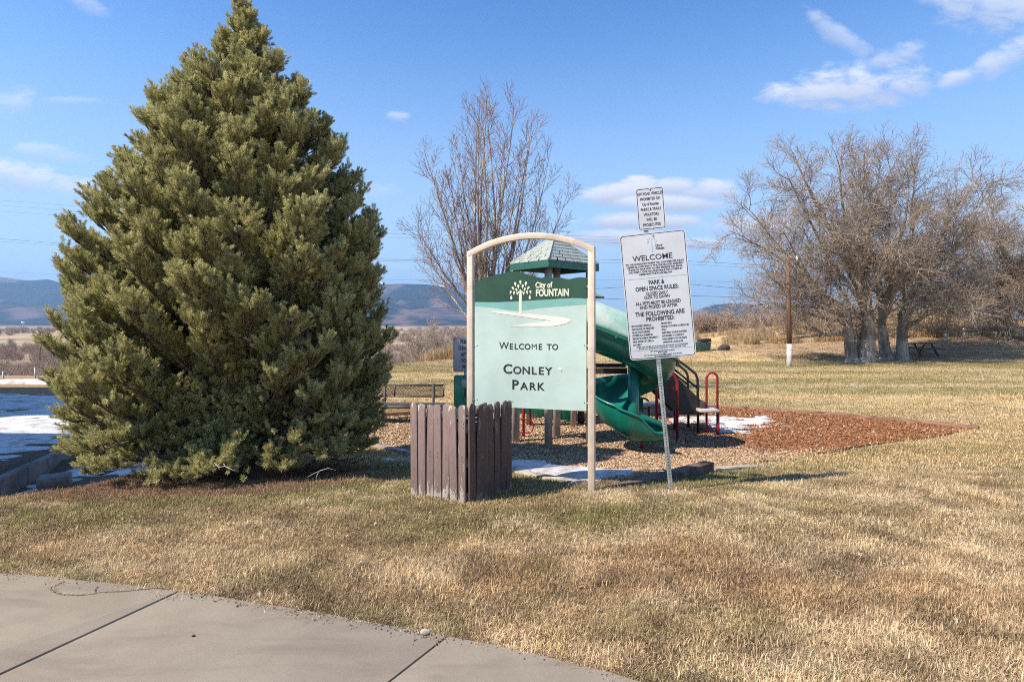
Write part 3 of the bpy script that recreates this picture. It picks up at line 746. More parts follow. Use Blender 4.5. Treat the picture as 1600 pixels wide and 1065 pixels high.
# ================================================================== HAZE
hm = bpy.data.materials.new('haze'); hm.use_nodes = True
t = NT(hm.node_tree); t.n.clear(); pv = t.new('ShaderNodeVolumePrincipled'); mo = t.new('ShaderNodeOutputMaterial'); t.l.new(pv.outputs[0], mo.inputs['Volume'])
pv.inputs['Color'].default_value = (.38,.64,1.0,1); pv.inputs['Density'].default_value = 1.2e-4; pv.inputs['Anisotropy'].default_value = 0.2
me = MB().box((0, 4700, 310), (19000, 9900, 660)).mesh('haze', hm)
haze = link('haze', me); tag(haze, 'thin blue air haze over the plain and mountains', kind='stuff')
cy.volume_bounces = 0

# ================================================================== LETTERING
def text(s, parent, mat, size, loc, M=None, bold=0.0, sx=1.0, align='CENTER', small_caps=False, name='lettering', space=1.0, line=1.0, ext=.0006):
    c = bpy.data.curves.new(name, 'FONT'); c.body = s; c.size = size; c.align_x = align; c.align_y = 'CENTER' if '\n' not in s else 'TOP'
    c.offset = bold; c.extrude = ext; c.resolution_u = 3; c.space_character = space; c.space_line = line; c.materials.append(mat)
    if small_caps:
        c.small_caps_scale = .76
        for i, ch in enumerate(s): c.body_format[i].use_small_caps = True
    o = bpy.data.objects.new(name, c); COL.objects.link(o); o.parent = parent
    o.location = loc; o.rotation_euler = (R(90), 0, 0); o.scale = (sx, 1, 1); return o
m_black = pmat('black_print', (.02,.02,.022), .5, .1, 10)

# ================================================================== WELCOME SIGN
m_post = pmat('beige_post_paint', (.60,.49,.375), .45, .10, 3, .08, 40)
m_mint = pmat('mint_board', (.46,.565,.505), .38, .07, 1.2, .0); m_teal = pmat('teal_board', (.19,.40,.35), .35, .06, 3)
m_dgreen = pmat('dark_green_board', (.024,.070,.038), .35, .12, 3); m_cream = pmat('cream_print', (.74,.70,.52), .4, .06, 4)
m_pale = pmat('pale_print', (.72,.66,.58), .4, .05, 4); m_steel = pmat('bolt_steel', (.62,.62,.60), .35, .1, 9, metal=.8)
pr = G(924.5, 766); Yl = pr.y + .42
Lx = (735.5-CX)/F*Yl
pl_ = Vector((Lx, Yl, tz(Lx, Yl)))
dv = Vector((pr.x-pl_.x, pr.y-pl_.y, 0)); WID = dv.length; ang = math.atan2(dv.y, dv.x)
sign = empty('welcome_sign', (pl_.x, pl_.y, 0), ang)
tag(sign, 'mint green park welcome board in a beige arched frame with a tree emblem', 'sign')
def zs(py, Yd): return CAMZ + (HY-py)/F*Yd
zt = zs(389, (Yl+pr.y)/2)
PS = .068
for xx_, zb in ((0, tz(pl_.x,pl_.y)), (WID, tz(pr.x,pr.y))):
    MB().box((xx_,0,(zb-.05+zt)/2),(PS,PS,zt-zb+.05)).build('post', m_post, sign, bevel=.006)
am = MB(); ztop = zt + .165; n = 28; rows = []
sag = ztop-zt+.01; half = WID/2+PS/2; Rr = (half*half+sag*sag)/(2*sag); a0 = math.asin(half/Rr)
for i in range(n+1):
    a = -a0 + 2*a0*i/n; row = []
    for (rr_, yy_) in ((Rr,-PS/2-.001),(Rr-.062,-PS/2-.001),(Rr-.062,PS/2+.001),(Rr,PS/2+.001)):
        row.append((WID/2+rr_*math.sin(a), yy_, ztop-Rr+rr_*math.cos(a)))
    rows.append(row)
am.grid(rows, wrap=True); am.add(rows[0], [(0,1,2,3)]); am.add(rows[-1], [(3,2,1,0)])
am.build('arch', m_post, sign, bevel=.004)
# board coordinates from the photograph: fractions of the space between the posts
bx0, bx1 = .052, WID-.052
def bu(px): return bx0 + (px-741)/(917-741)*(bx1-bx0)
def Yat(x): return Yl + (pr.y-Yl)*x/WID
def bz(px, py): x = bu(px); return zs(py, Yat(x)) 
def bp(px, py):
    # photo point -> board plane (x along board, z)
    x = bu(px); return (x, bz(px,py))
zb0 = (bz(745,634.5)+bz(915,640.5))/2
top = [(741,441.5),(748,438),(757,434.5),(766,432),(772,430),(780,428.5),(788,427),(796,425),(803,424),(812,424.3),(820,426.5),(828,430),(836,431.3),(842,433),(848,434.3),(854,433.2),(862,434),(868,434.6),(874,433.6),(880,434),(886,435.6),(892,436.2),(899,434.4),(908,433.2),(917,434)]
mid = [(741,471.5),(760,471.8),(780,471.8),(800,471),(820,470),(840,468.8),(860,467.6),(880,466.3),(897,465.5),(910,465.6),(917,467)]
low = [(741,478.6),(755,479.5),(770,481),(785,483),(800,485),(812,485.8),(822,485.2),(835,483),(850,481.3),(870,479.5),(890,478),(905,476.8),(917,476.3)]
def zpts(l): return [bp(*q) for q in l]
body = [(bx0,zb0)] + zpts(low) + [(bx1,zb0)]
YB = -.006
MB().prism(list(reversed(body)), YB-.008, YB+.008).build('board', m_mint, sign)
MB().prism(zpts(low) + list(reversed(zpts(mid))), YB-.0078, YB+.0078).build('board_band', m_teal, sign)
MB().prism(zpts(mid) + list(reversed(zpts(top))), YB-.009, YB+.009).build('board_top', m_dgreen, sign)
def flat(poly, y, name, mat, sm=False): return MB().prism(poly, y-.0012, y, ).build(name, mat, sign)
path_pts = [(764,487),(775,486.2),(790,486.6),(805,488.3),(818,489.2),(840,491.5),(860,493.5),(878,495.3),(890,497.5),(895,500),(891,503.5),(880,507),(868,509.3),(845,509.8),(822,509.5),(800,510),(812,508),(830,504.8),(850,502.5),(865,501),(852,499.3),(835,497),(815,494.2),(795,491.5),(778,489)]
flat(zpts(path_pts), YB-.0095, 'printed_path', m_pale)
# emblem: trunk and water drops
e0 = bp(815.8, 459); ks = (bx1-bx0)/(917-741)
MB().prism([(e0[0]-2.3*ks, e0[1]-30.5*ks),(e0[0]+2.3*ks, e0[1]-30.5*ks),(e0[0]+2.1*ks, e0[1]+3*ks),(e0[0]-2.1*ks, e0[1]+3*ks)], YB-.0112, YB-.0095).build('emblem_trunk', m_cream, sign)
drops = [(0,19,0,1.0),(-8.2,16.5,12,1.05),(8.8,16.8,-12,1.05),(-3.2,12.8,4,1.0),(3.8,12.8,-8,1.0),(-12,10,35,.95),(12.8,10,-35,.95),(-6.3,7.6,20,.9),(7,8,-20,.9),(-15.5,4,-15,.9),(16,4,15,.9),(-10,3,-5,.9),(10.6,3.6,10,.9),(-5,2,20,.75),(5.6,2,-20,.75),(-1.9,3.2,8,.9),(2.2,3.2,-8,.9),(0,6,0,.75),(-14.5,-5,0,1.05),(15,-5,0,1.05)]
for i,(dx,dz,rt,s_) in enumerate(drops):
    down = (i >= 18); P = []
    for k in range(14):
        a = 2*math.pi*k/14; r_ = 1.75*s_; x = r_*math.sin(a); z = r_*math.cos(a)*1.35
        if z < 0: z *= 1.9*(1); x *= max(0, 1+z/(5.2*s_))
        if down: z = -z
        ca, sa = math.cos(R(rt)), math.sin(R(rt)); P.append((e0[0]+(dx+x*ca-z*sa)*ks, e0[1]+(dz-1+x*sa+z*ca)*ks))
    MB().prism(P, YB-.0112, YB-.0095).build('emblem_drop', m_cream, sign)
def stext(s, px, py, hpx, bold, sx, mat, **k):
    x, z = bp(px, py); return text(s, sign, mat, hpx*ks/.72, (x, YB-.0118, z), bold=bold, sx=sx, **k)
stext('City of', 839.5, 446, 8.6, .0026, .78, m_cream, align='LEFT')
stext('FOUNTAIN', 840, 458.2, 10.4, .0034, .70, m_cream, align='LEFT')
stext('WELCOME TO', 828.6, 540.5, 9.2, .0016, 1.0, m_black) if False else None
def scaps(words, px, py, cap, sm, bold, sx):
    """engraved small capitals set letter by letter so the initials stand taller"""
    x, z = bp(px, py); total = 0; items = []
    for wd_ in words:
        for j, (s_, h_) in enumerate(wd_):
            items.append((s_, h_))
    widths = []
    for s_, h_ in items:
        widths.append(sum({'I':.34,'M':.86,'W':1.0,' ':.5,'L':.60,'E':.66,'C':.74,'O':.82,'N':.79,'Y':.66,'P':.68,'A':.76,'R':.74,'K':.72,'T':.66}.get(ch,.7) for ch in s_)*h_*ks*sx/.72*1.02)
    W_ = sum(widths); cur = x - W_/2
    for (s_, h_), wd_ in zip(items, widths):
        c0 = cur
        for ch in s_:
            cw = {'I':.34,'M':.86,'W':1.0,' ':.5,'L':.60,'E':.66,'C':.74,'O':.82,'N':.79,'Y':.66,'P':.68,'A':.76,'R':.74,'K':.72,'T':.66}.get(ch,.7)*h_*ks*sx/.72*1.02
            if ch != ' ':
                text(ch, sign, m_black, h_*ks/.72, (c0+cw/2, YB-.0092, z+(h_-cap)*ks/2), bold=bold*h_/cap*(.0 if ch == 'M' else .4 if ch == 'W' else 1), sx=sx)
            c0 += cw
        cur += wd_
scaps([[('W',11),('ELCOME',9),(' ',8),('TO',9)]], 828.5, 540.8, 11, 9, .0022, .98)
scaps([[('C',14.5),('ONLEY',11.5)]], 826.5, 577.5, 14.5, 11.5, .0034, 1.08)
scaps([[('P',14.5),('ARK',11.5)]], 827, 602, 14.5, 11.5, .0034, 1.08)
# bolts, chipped paint and small dirt marks
for px_, py_ in ((737,455),(737,540),(737,624)):
    x = PS/2; z = bz(743, py_); MB().tube([(x-.004,YB-.012,z),(x+.014,YB-.012,z)], .008, 8).build('bolt', m_steel, sign, smooth=True)
for py_ in (448,540,629):
    x = WID-PS/2; z = bz(916, py_); MB().tube([(x-.014,YB-.012,z),(x+.004,YB-.012,z)], .008, 8).build('bolt', m_steel, sign, smooth=True)
for px_, py_ in ((914,449.5),(914.5,539.5),(914,628.5),(745,539.5),(745,624)):
    x, z = bp(px_, py_); MB().tube([(x,YB-.012,z),(x,YB-.006,z)], .0045, 8).build('bolt_hole', m_black, sign)
def blob(px, py, rx, rz, mat, nm, seed):
    r = random.Random(seed); x, z = bp(px, py); P = [(x+rx*ks*math.cos(a)*r.uniform(.5,1.2), z+rz*ks*math.sin(a)*r.uniform(.5,1.2)) for a in [2*math.pi*i/9 for i in range(9)]]
    MB().prism(P, YB-.0100, YB-.0088).build(nm, mat, sign)
m_white = pmat('white_mark', (.85,.85,.82), .5, .05, 5); m_smear = pmat('grey_smear', (.45,.47,.42), .7, .2, 60)
blob(877.5, 575.5, 3.2, 1.6, m_white, 'scrape_mark', 2); blob(879.5, 579, 1.2, 2.6, m_smear, 'scrape_mark', 5); blob(803, 626.5, 3.2, 1.0, m_smear, 'scrape_mark', 3); blob(779.5,574.5,.8,.8,m_smear,'scrape_mark',6)

# ================================================================== RULES SIGNS ON A LEANING PERFORATED POST
m_galv = pmat('galvanised_steel', (.40,.42,.41), .45, .18, 14, .05, 80, metal=.35); m_plate = pmat('white_sign_face', (.55,.55,.57), .35, .05, 2.5)
m_edgew = pmat('sign_rim', (.80,.80,.77), .4, .05, 4); m_hole = pmat('post_hole', (.03,.03,.03), .9, .1, 4); m_blue = pmat('light_blue_print', (.30,.50,.62), .5, .1, 5)
pb = G(1048.5, 767); LEAN = math.atan2(403-365+0.0, 405)  # leans to the left going up
YS = pb.y
rules = empty('park_rules_post', (pb.x, pb.y, pb.z)); tag(rules, 'leaning perforated steel post carrying two white park rule signs', 'sign post')
rot = Matrix.Rotation(-R(5.35), 4, 'Y'); rules.rotation_euler = (0, -R(5.35), -R(9))
def rl(px, py):
    """photo point on the sign plane -> local x,z on the leaning post"""
    X_ = (px-CX)/F*YS - pb.x; Z_ = zs(py, YS) - pb.z; a = R(5.35)
    return (X_*math.cos(a)+Z_*math.sin(a), -X_*math.sin(a)+Z_*math.cos(a))
H_ = rl(1012, 300)[1]
MB().box((0,0,(H_-.3)/2-.02),(.044,.03,H_+.3)).build('post', m_galv, rules, bevel=.004)
hm_ = MB(); zz_ = .03
z_top = rl(1035,563)[1]
while zz_ < z_top:
    hm_ = MB().tube([(0,-.0158,zz_),(0,-.0145,zz_)], .0062, 8); ho = hm_.build('punched_hole', m_hole, rules); zz_ += .0254*1.15
def rrect(cx, cz, w_, h_, r_, n=6):
    P = []
    for (sx, sz, a0_) in ((1,1,0),(-1,1,90),(-1,-1,180),(1,-1,270)):
        for k in range(n+1):
            a = R(a0_+90*k/n); P.append((cx+sx*(w_/2-r_)+r_*math.cos(a), cz+sz*(h_/2-r_)+r_*math.sin(a)))
    return P
def ring(mb, cx, cz, w_, h_, r_, th, y0, y1):
    A = rrect(cx,cz,w_,h_,r_); B = rrect(cx,cz,w_-2*th,h_-2*th,r_-th*.6); n = len(A)
    vs = [(p[0],y0,p[1]) for p in A]+[(p[0],y0,p[1]) for p in B]
    mb.add(vs, [(i,(i+1)%n,n+(i+1)%n,n+i) for i in range(n)]); return mb
def plate(root, c, w_, h_, rad, tilt, name, y=-.020):
    e = bpy.data.objects.new(name, MB().prism(rrect(0,0,w_,h_,rad), -.002, .002).mesh(name, m_plate)); COL.objects.link(e); e.parent = root
    e.location = (c[0], y, c[1]); e.rotation_euler = (0, tilt, 0)
    ring(MB(), 0,0, w_-.018, h_-.018, rad-.006, .0055, -.0032, 0).build('border_line', m_black, e)
    return e
ppm = F/YS
# large board: corners (971,370)(1070,359)(1085,553)(985,563)
c_ = rl(1027.5, 461)
big = plate(rules, c_, 101/ppm, 197/ppm, .035, R(5.35-5.0), 'rules_board')
big['label'] = 'large white board of park and open space rules'
k_ = 1/ppm
def T(s, x, z, h_, b_, sx, par=big, mat=m_black, **kw): return text(s, par, mat, h_*k_/.72, (x*k_, -.0035, z*k_), bold=b_, sx=sx, **kw)
T('WELCOME', -2.5, 59.5, 8.6, .0003, 1.06)
T('City of\nFountain', 3.5, 80, 3.8, .0006, .72, align='LEFT', line=.85)
for i, s_ in enumerate(['TO THE OUTDOORS WHERE YOU CAN EXERCISE, RELAX','OBSERVE, AND ENJOY THE SPACE AND SCENERY','PLEASE DO YOUR PART TO HELP PRESERVE THIS SPACE','AND KEEP IT SAFE AND ENJOYABLE FOR OTHERS BY','OBSERVING THE RULES BELOW']):
    T(s_, 0, 51-i*4.15, 2.7, .0003, {0:.92,1:1.05,2:.88,3:.93,4:.95}[i])
T('PARK &', 0, 20.5, 6.6, .0012, .78); T('OPEN SPACE RULES:', 0, 11.3, 6.6, .0012, .80)
T('CLOSED DAILY', -1, 3.4, 5.0, .0005, .72); T('DUSK TO DAWN', -1, -2.4, 5.0, .0005, .72)
T('ALL PETS MUST BE LEASHED', 0, -11.2, 5.2, .0006, .76); T('AND PICKED UP AFTER', 0, -17.6, 5.2, .0006, .76)
T('THE FOLLOWING ARE', 1, -28, 6.8, .0012, .79); T('PROHIBITED:', 1, -36.5, 6.8, .0012, .79)
for i, s_ in enumerate(['MOTORIZED VEHICLES','DISCHARGE OF FIREARMS','GLASS CONTAINERS','LITTERING & DUMPING','MISUSE OF PUBLIC PROPERTY','FIRES EXCEPT IN GRILLS','ARCHERY']):
    T(s_, -44, -45.5-i*4.9, 2.9, .0002, .74, align='LEFT')
for i, s_ in enumerate(['FIREWORKS','MODEL ROCKETS & AIRPLANES','GOLF','AMPLIFIED SOUND SYSTEMS','DISORDERLY CONDUCT','HARASSMENT OF WILDLIFE','OFFENSIVE LANGUAGE']):
    T(s_, 1.5, -44.5-i*4.9, 2.9, .0002, .74, align='LEFT')
T('THESE AND OTHER STATE RULES ARE ENFORCED AS AUTHORIZED', 0, -78.8, 1.9, .0, .98); T('IN THE CITY OF FOUNTAIN MUNICIPAL CODE, CHAPTER 12.08', 0, -81.8, 1.9, .0, .95)
T('CITY OF FOUNTAIN PARKS DIVISION', 0, -86.8, 1.9, .0, .85); T('(719) 322-2000', 0, -89.2, 1.9, .0, .85); T('CITY OF FOUNTAIN POLICE DEPARTMENT (719) 390-5555', 0, -92.6, 1.8, .0, .9); T('OR 911 IN AN EMERGENCY', 0, -95.0, 1.8, .0, .85)
for z_ in (28, -84): MB().box((0,-.0030,z_*k_),(94*k_,.0012,.45*k_)).build('printed_rule', m_blue, big)
# tiny blue fountain tree
MB().box((-2.0*k_,-.0030,76*k_),(1.2*k_,.0012,16*k_)).build('emblem_trunk', m_blue, big)
rr2 = random.Random(5)
for i in range(15):
    a = R(-20+220*i/14); q = rr2.uniform(4,8); MB().box(((-2+q*math.cos(a))*k_,-.0030,(84+q*.8*math.sin(a)*1.0)*k_),(1.1*k_,.0012,1.6*k_)).build('emblem_drop', m_blue, big)
for z_ in (93.5, -90.5): MB().tube([(1*k_,-.009,z_*k_),(1*k_,-.001,z_*k_)], .009, 8).build('bolt', m_steel, big, smooth=True)
c_ = rl(1017.3, 325.5)
sm = plate(rules, c_, 43/ppm, 66/ppm, .028, R(5.35-4.2), 'off_road_board')
sm['label'] = 'small white board about off road vehicles'
for i, (s_, sx) in enumerate([('OFF ROAD VEHICLES',.66),('PROHIBITED ON',.66),('City of Fountain',.62),('PARKS & TRAILS',.70),('VIOLATORS',.70),('WILL BE',.70),('PROSECUTED',.72)]):
    T(s_, 0, 23.5-i*8.1, 4.5, .0003, sx, par=sm)
for z_ in (30.5, -30.5): MB().tube([(.5*k_,-.009,z_*k_),(.5*k_,-.001,z_*k_)], .009, 8).build('bolt', m_steel, sm, smooth=True)

# ================================================================== SLATTED LITTER BIN ENCLOSURE
def woodmat(name, col, wood, peel, zlow=.25):
    m = bpy.data.materials.new(name); m.use_nodes = True; t = NT(m.node_tree); b = t.n['Principled BSDF']
    tc_ = t.new('ShaderNodeTexCoord'); oi = t.new('ShaderNodeObjectInfo'); mp = t.new('ShaderNodeMapping'); mp.inputs['Scale'].default_value = (9,9,1.6)
    off = t.new('ShaderNodeCombineXYZ'); t.l.new(t.m('MULTIPLY', oi.outputs['Random'], 37), off.inputs[0]); t.l.new(t.m('MULTIPLY', oi.outputs['Random'], 11), off.inputs[2])
    t.l.new(t.vm('ADD', tc_.outputs['Object'], off.outputs[0]), mp.inputs[0])
    g1 = t.noise(mp.outputs[0], 2.2, 6, .7, .4); g2 = t.noise(mp.outputs[0], 9, 4, .7)
    sp_ = t.new('ShaderNodeSeparateXYZ'); t.l.new(tc_.outputs['Object'], sp_.inputs[0])
    lowk = t.ss(sp_.outputs[2], 0.0, zlow, .17, 0.0); topk = t.ss(sp_.outputs[2], .80, .90, 0.0, .16)
    pk = t.m('ADD', g1, t.m('ADD', lowk, topk)); mask = t.ss(pk, peel, peel+.03)
    base = t.mix(t.ss(g2, .3, .75), c4(col), c4(tuple(c*.72 for c in col)))
    base = t.mix(t.m('MULTIPLY', t.m('SUBTRACT', oi.outputs['Random'], .2), .35, clamp=True), base, c4(tuple(c*.55 for c in col)))
    wd_ = t.mix(g2, c4(wood), c4(tuple(c*.55 for c in wood)))
    t.l.new(t.mix(mask, base, wd_), b.inputs['Base Color']); b.inputs['Roughness'].default_value = .75; b.inputs['Specular IOR Level'].default_value = .3
    bn = t.new('ShaderNodeBump'); bn.inputs['Strength'].default_value = .6; bn.inputs['Distance'].default_value = .004
    t.l.new(t.m('ADD', t.m('MULTIPLY', g2, .5), t.m('MULTIPLY', mask, -.8)), bn.inputs['Height']); t.l.new(bn.outputs[0], b.inputs['Normal']); return m
m_pk1 = woodmat('mauve_brown_paint', (.245,.168,.15), (.56,.49,.42), .615); m_pk2 = woodmat('weathered_shaded_paint', (.125,.080,.068), (.32,.25,.20), .60, .12)  # second paint carries both weathering and the unlit sides' shade in its colour
e0_ = G(731.0, 786.5); EA = R(33)
enc = empty('bin_enclosure', (e0_.x, e0_.y, e0_.z), 0); tag(enc, 'square enclosure of peeling brown dog-eared pickets hiding a litter bin', 'bin enclosure')
SL, SR = .665, .70
dl_ = Vector((-math.cos(EA), math.sin(EA), 0)); dr_ = Vector((math.sin(EA), math.cos(EA), 0))
HP = zs(632, e0_.y) - e0_.z
def picket(pos, dvec, w_, h_, mat, seed, z0, thick=.018):
    r = random.Random(seed); c = w_*.28; hw = w_/2; P = [(-hw,0),(hw,0),(hw,h_-c),(hw-c*.55,h_-c*.25),(hw-c*1.2,h_),(-hw+c*1.2,h_),(-hw+c*.55,h_-c*.25),(-hw,h_-c)]
    P = [(x+r.uniform(-.004,.004), z+r.uniform(-.007,.007)) for x, z in P]
    mb = MB().prism(P, -thick/2, thick/2); o = mb.build('picket', mat, enc, bevel=.0035, seg=2)
    o.location = (pos.x, pos.y, z0); o.rotation_euler = (r.uniform(-.02,.02), r.uniform(-.014,.014), math.atan2(dvec.y, dvec.x)); nails.extend([(pos.x, pos.y, q*HP) for q in (.10,.45,.80)]); return o
nails = []
def gz(v): return tz(e0_.x+v.x, e0_.y+v.y) - e0_.z
nl_ = dl_.cross(Vector((0,0,1))); 
for side, (A, d, Ls, mt, n, outw) in enumerate([(Vector((0,0,0)), dl_, SL, m_pk1, 7, -dr_), (Vector((0,0,0)), dr_, SR, m_pk2, 7, -dl_), (dl_*SL, dr_, SR, m_pk2, 7, dl_), (dr_*SR, dl_, SL, m_pk2, 7, dr_)]):
    rr_ = random.Random(40+side)
    for i in range(n):
        wid = .085 if side in (0,3) else .094
        q = (i+.5)/n*Ls + rr_.uniform(-.004,.004)
        if side in (0,): q = [.052,.150,.245,.338,.432,.530,.628][i]
        p_ = A + d*q + outw*.012
        bot = gz(p_) + rr_.uniform(-.01,.012) - .01
        picket(p_, d, wid*rr_.uniform(.95,1.03), HP - (.055*q if side < 2 else .135) - bot + rr_.uniform(-.012,.008), mt, side*10+i, bot)
    nm = MB()
    for zr in (.10,.45,.80):
        mid_ = A + d*Ls/2 - outw*.020; o = MB().box((0,0,0),(Ls-.04,.036,.085)).build('rail', m_pk2, enc, bevel=.004); o.location = (mid_.x, mid_.y, zr*HP*1.0-.04); o.rotation_euler = (0,0,math.atan2(d.y,d.x))
nb = MB()
for (nx_, ny_, nz_) in nails:
    for dzn in (-.018,.018):
        for ov in (-dr_, -dl_):
            if abs((Vector((nx_,ny_,0))).dot(ov) - .012) < .004:
                c_n = Vector((nx_,ny_,nz_+dzn)) + ov*.0095; nb.tube([c_n, c_n+ov*.002], .0042, 6)
tag(nb.build('nail_heads', pmat('rusty_nail', (.10,.05,.03), .7, .2, 9), enc), kind='stuff')
cxy = (dl_*SL+dr_*SR)/2
bn_m = pmat('grey_green_bin', (.05,.09,.075), .5, .15, 5)
bin_ = empty('litter_bin', (e0_.x+cxy.x, e0_.y+cxy.y, tz(e0_.x+cxy.x, e0_.y+cxy.y))); tag(bin_, 'dark green litter bin standing inside the slatted enclosure', 'litter bin')
prof = [(.20,.0),(.22,.02),(.245,.70),(.262,.72),(.262,.75),(.24,.77),(.20,.70),(.19,.04)]
rows = [[(r_*math.cos(a), r_*math.sin(a), z_) for r_, z_ in prof] for a in [2*math.pi*i/28 for i in range(29)]]
MB().grid(rows).build('drum', bn_m, bin_, smooth=True)
MB().tube([(.262*math.cos(a), .262*math.sin(a), .765) for a in [2*math.pi*i/28 for i in range(28)]], .012, 6, closed=True).build('rim', m_steel, bin_, smooth=True)
ll = MB().tube([(.03,0,.78),(.03,0,.80),(.03,0,.815)], [.20,.17,.10], 16); ll.build('bag_bulge', m_hole, bin_, smooth=True)

# ================================================================== DOG WASTE STATION
m_sgrey = pmat('grey_sign_face', (.30,.33,.38), .25, .10, 3); m_station = pmat('green_box_paint', (.01,.20,.12), .35, .15, 4)
YD = 7.35; dp = at(728, 700, YD); dg = tz(dp.x, YD)
dog = empty('dog_waste_station', (dp.x, YD, dg)); tag(dog, 'dog waste station with grey notice above a green bag box behind the slatted enclosure', 'dog waste station')
dog.rotation_euler = (0,0,R(3))
zt_ = zs(527, YD)-dg; zb_ = zs(580, YD)-dg
MB().tube([(0,.02,-.1),(0,.02,zt_-.02)], .025, 10).build('post', m_galv, dog, smooth=True)
ds = bpy.data.objects.new('notice', MB().prism(rrect(0,0,.315,zt_-zb_,.03), -.002, .002).mesh('notice', m_sgrey)); COL.objects.link(ds); ds.parent = dog; ds.location = (0,-.012,(zt_+zb_)/2)
ring(MB(),0,0,.30,zt_-zb_-.015,.026,.005,-.0032,0).build('border_line', m_black, ds)
for i, s_ in enumerate(['PLEASE','CLEAN UP','AFTER','YOUR','PETS']): text(s_, ds, m_black, .067, (0,-.0035,.158-i*.079), bold=.0016, sx=.66)
bt = zs(584, YD)-dg; MB().box((-.01,-.06,bt-.24),(.27,.14,.46)).build('bag_box', m_station, dog, bevel=.02, seg=3)
MB().box((-.005,-.1325,bt-.22),(.018,.004,.11)).build('slot', m_hole, dog); MB().box((-.005,-.132,bt-.105),(.09,.003,.09)).build('box_plate', m_sgrey, dog, bevel=.001)

# ================================================================== PLAY STRUCTURE
m_tan = pmat('tan_post_coating', (.52,.45,.40), .45, .08, 4, .05, 40); m_green = pmat('green_plastic', (.008,.155,.105), .30, .12, 2.0, .05, 20, coat=.2)
m_faded = pmat('faded_green_plastic', (.50,.56,.47), .5, .12, 1.5, .05, 20, col2=(.10,.36,.26)); m_red = pmat('red_powder_coat', (.30,.015,.03), .38, .12, 6)
m_blk = pmat('black_rail', (.018,.018,.020), .4, .15, 8); m_brnp = pmat('dark_brown_deck', (.06,.035,.03), .6, .15, 8, .2, 60)
m_roofg = pmat('grey_roof_panel', (.33,.36,.32), .6, .08, 2.5, .2, 30); m_fascia = pmat('green_fascia', (.03,.125,.095), .45, .12, 3)
play = empty('play_structure', (.73,10.45,tz(.73,10.45))); tag(play, 'playground tower with shingled canopy, green spiral slide and red and black climbers', 'playground structure')
O = play.location.copy()
def PL(v): return Vector(v) - O
def gpt(px, py): return G(px, py)
def ppart(name, mb, mat, **k):
    mb.v = [tuple(Vector(v) - O) for v in mb.v]; return mb.build(name, mat, play, **k)
# near tower
B_ = gpt(857,700); A_ = gpt(806,692); C_ = gpt(870,683); E_ = Vector((B_.x+C_.x-A_.x, B_.y+C_.y-A_.y, 0)); E_.z = tz(E_.x, E_.y)
ez = zs(412, B_.y)
for P in (A_, B_, C_, E_): ppart('post', MB().tube([(P.x,P.y,P.z-.1),(P.x,P.y,ez+.10)], .068, 16), m_tan, smooth=True)
ctr = (A_+B_+C_+E_)/4
def canopy(cx, cy, corners, zb, fh, apz, nrow, name='canopy'):
    rt = bpy.data.objects.new(name, MB().slab([(c[0]-O.x, c[1]-O.y) for c in corners], zb+fh-.012-O.z, zb+fh-.004-O.z).mesh(name, m_fascia)); COL.objects.link(rt); rt.parent = play
    for i in range(4):
        a = Vector((*corners[i],0)); b2 = Vector((*corners[(i+1)%4],0)); ct = Vector((cx,cy,0)); d = (b2-a).normalized(); inn = Vector((-d.y,d.x,0)); 
        if (ct-a).dot(inn) < 0: inn = -inn
        q = [a, b2, b2+inn*.03-d*.03, a+inn*.03+d*.03]
        mb = MB().slab([(p.x,p.y) for p in q], zb, zb+fh); mb.v = [tuple(Vector(v)-O) for v in mb.v]; mb.build('fascia', m_fascia, rt)
        for r_ in range(nrow):
            f0 = r_/nrow; f1 = (r_+1)/nrow; z0 = zb+fh+(apz-zb-fh)*f0; z1 = zb+fh+(apz-zb-fh)*f1
            p0 = a.lerp(ct,f0*.97); p1 = b2.lerp(ct,f0*.97); p2 = b2.lerp(ct,f1*.97); p3 = a.lerp(ct,f1*.97); up = .016
            L_ = (p1-p0).length; ns = max(1, round(L_/.22)); off = (r_%2)*.5
            cuts = [0]+[min(1,max(0,(k+off)/ns)) for k in range(0 if off else 1, ns)]+[1]; cuts = sorted(set(cuts))
            mb = MB()
            for k in range(len(cuts)-1):
                s0, s1 = cuts[k]+.012*(k>0), cuts[k+1]-.012*(k<len(cuts)-2)
                if s1-s0 < .02: continue
                Q = [p0.lerp(p1,s0), p0.lerp(p1,s1), p3.lerp(p2,s1), p3.lerp(p2,s0)]
                lo = [Vector((v.x,v.y,z)) for v, z in zip(Q,(z0,z0,z1,z1))]; hi = [Vector((v.x,v.y,z)) for v, z in zip(Q,(z0+up,z0+up,z1+.003,z1+.003))]
                mb.add(lo+hi, [(3,2,1,0),(4,5,6,7),(0,1,5,4),(1,2,6,5),(2,3,7,6),(3,0,4,7)])
            mb.v = [tuple(Vector(v)-O) for v in mb.v]; mb.build('shingle_row', m_roofg, rt)
    for i in range(4):
        a = Vector((*corners[i], zb+fh+.014)); e_ = Vector((cx,cy,apz+.012)); mb = MB().tube([a, e_], .016, 6); mb.v = [tuple(Vector(v)-O) for v in mb.v]; mb.build('hip_cap', m_roofg, rt)
    return rt
cn = [at(797,418,10.35), at(857,414,9.62), at(936,416,10.45)]; zb_e = zs(415.5, 9.62)
cL, cN, cR = (cn[0].x,cn[0].y), (cn[1].x,cn[1].y), (cn[2].x,cn[2].y); cF = (cL[0]+cR[0]-cN[0], cL[1]+cR[1]-cN[1])
ccx, ccy = (cL[0]+cR[0])/2, (cL[1]+cR[1])/2
canopy(ccx, ccy, [cL, cN, cR, cF], zb_e-.01, .115, zs(367, ccy)-.02, 8)
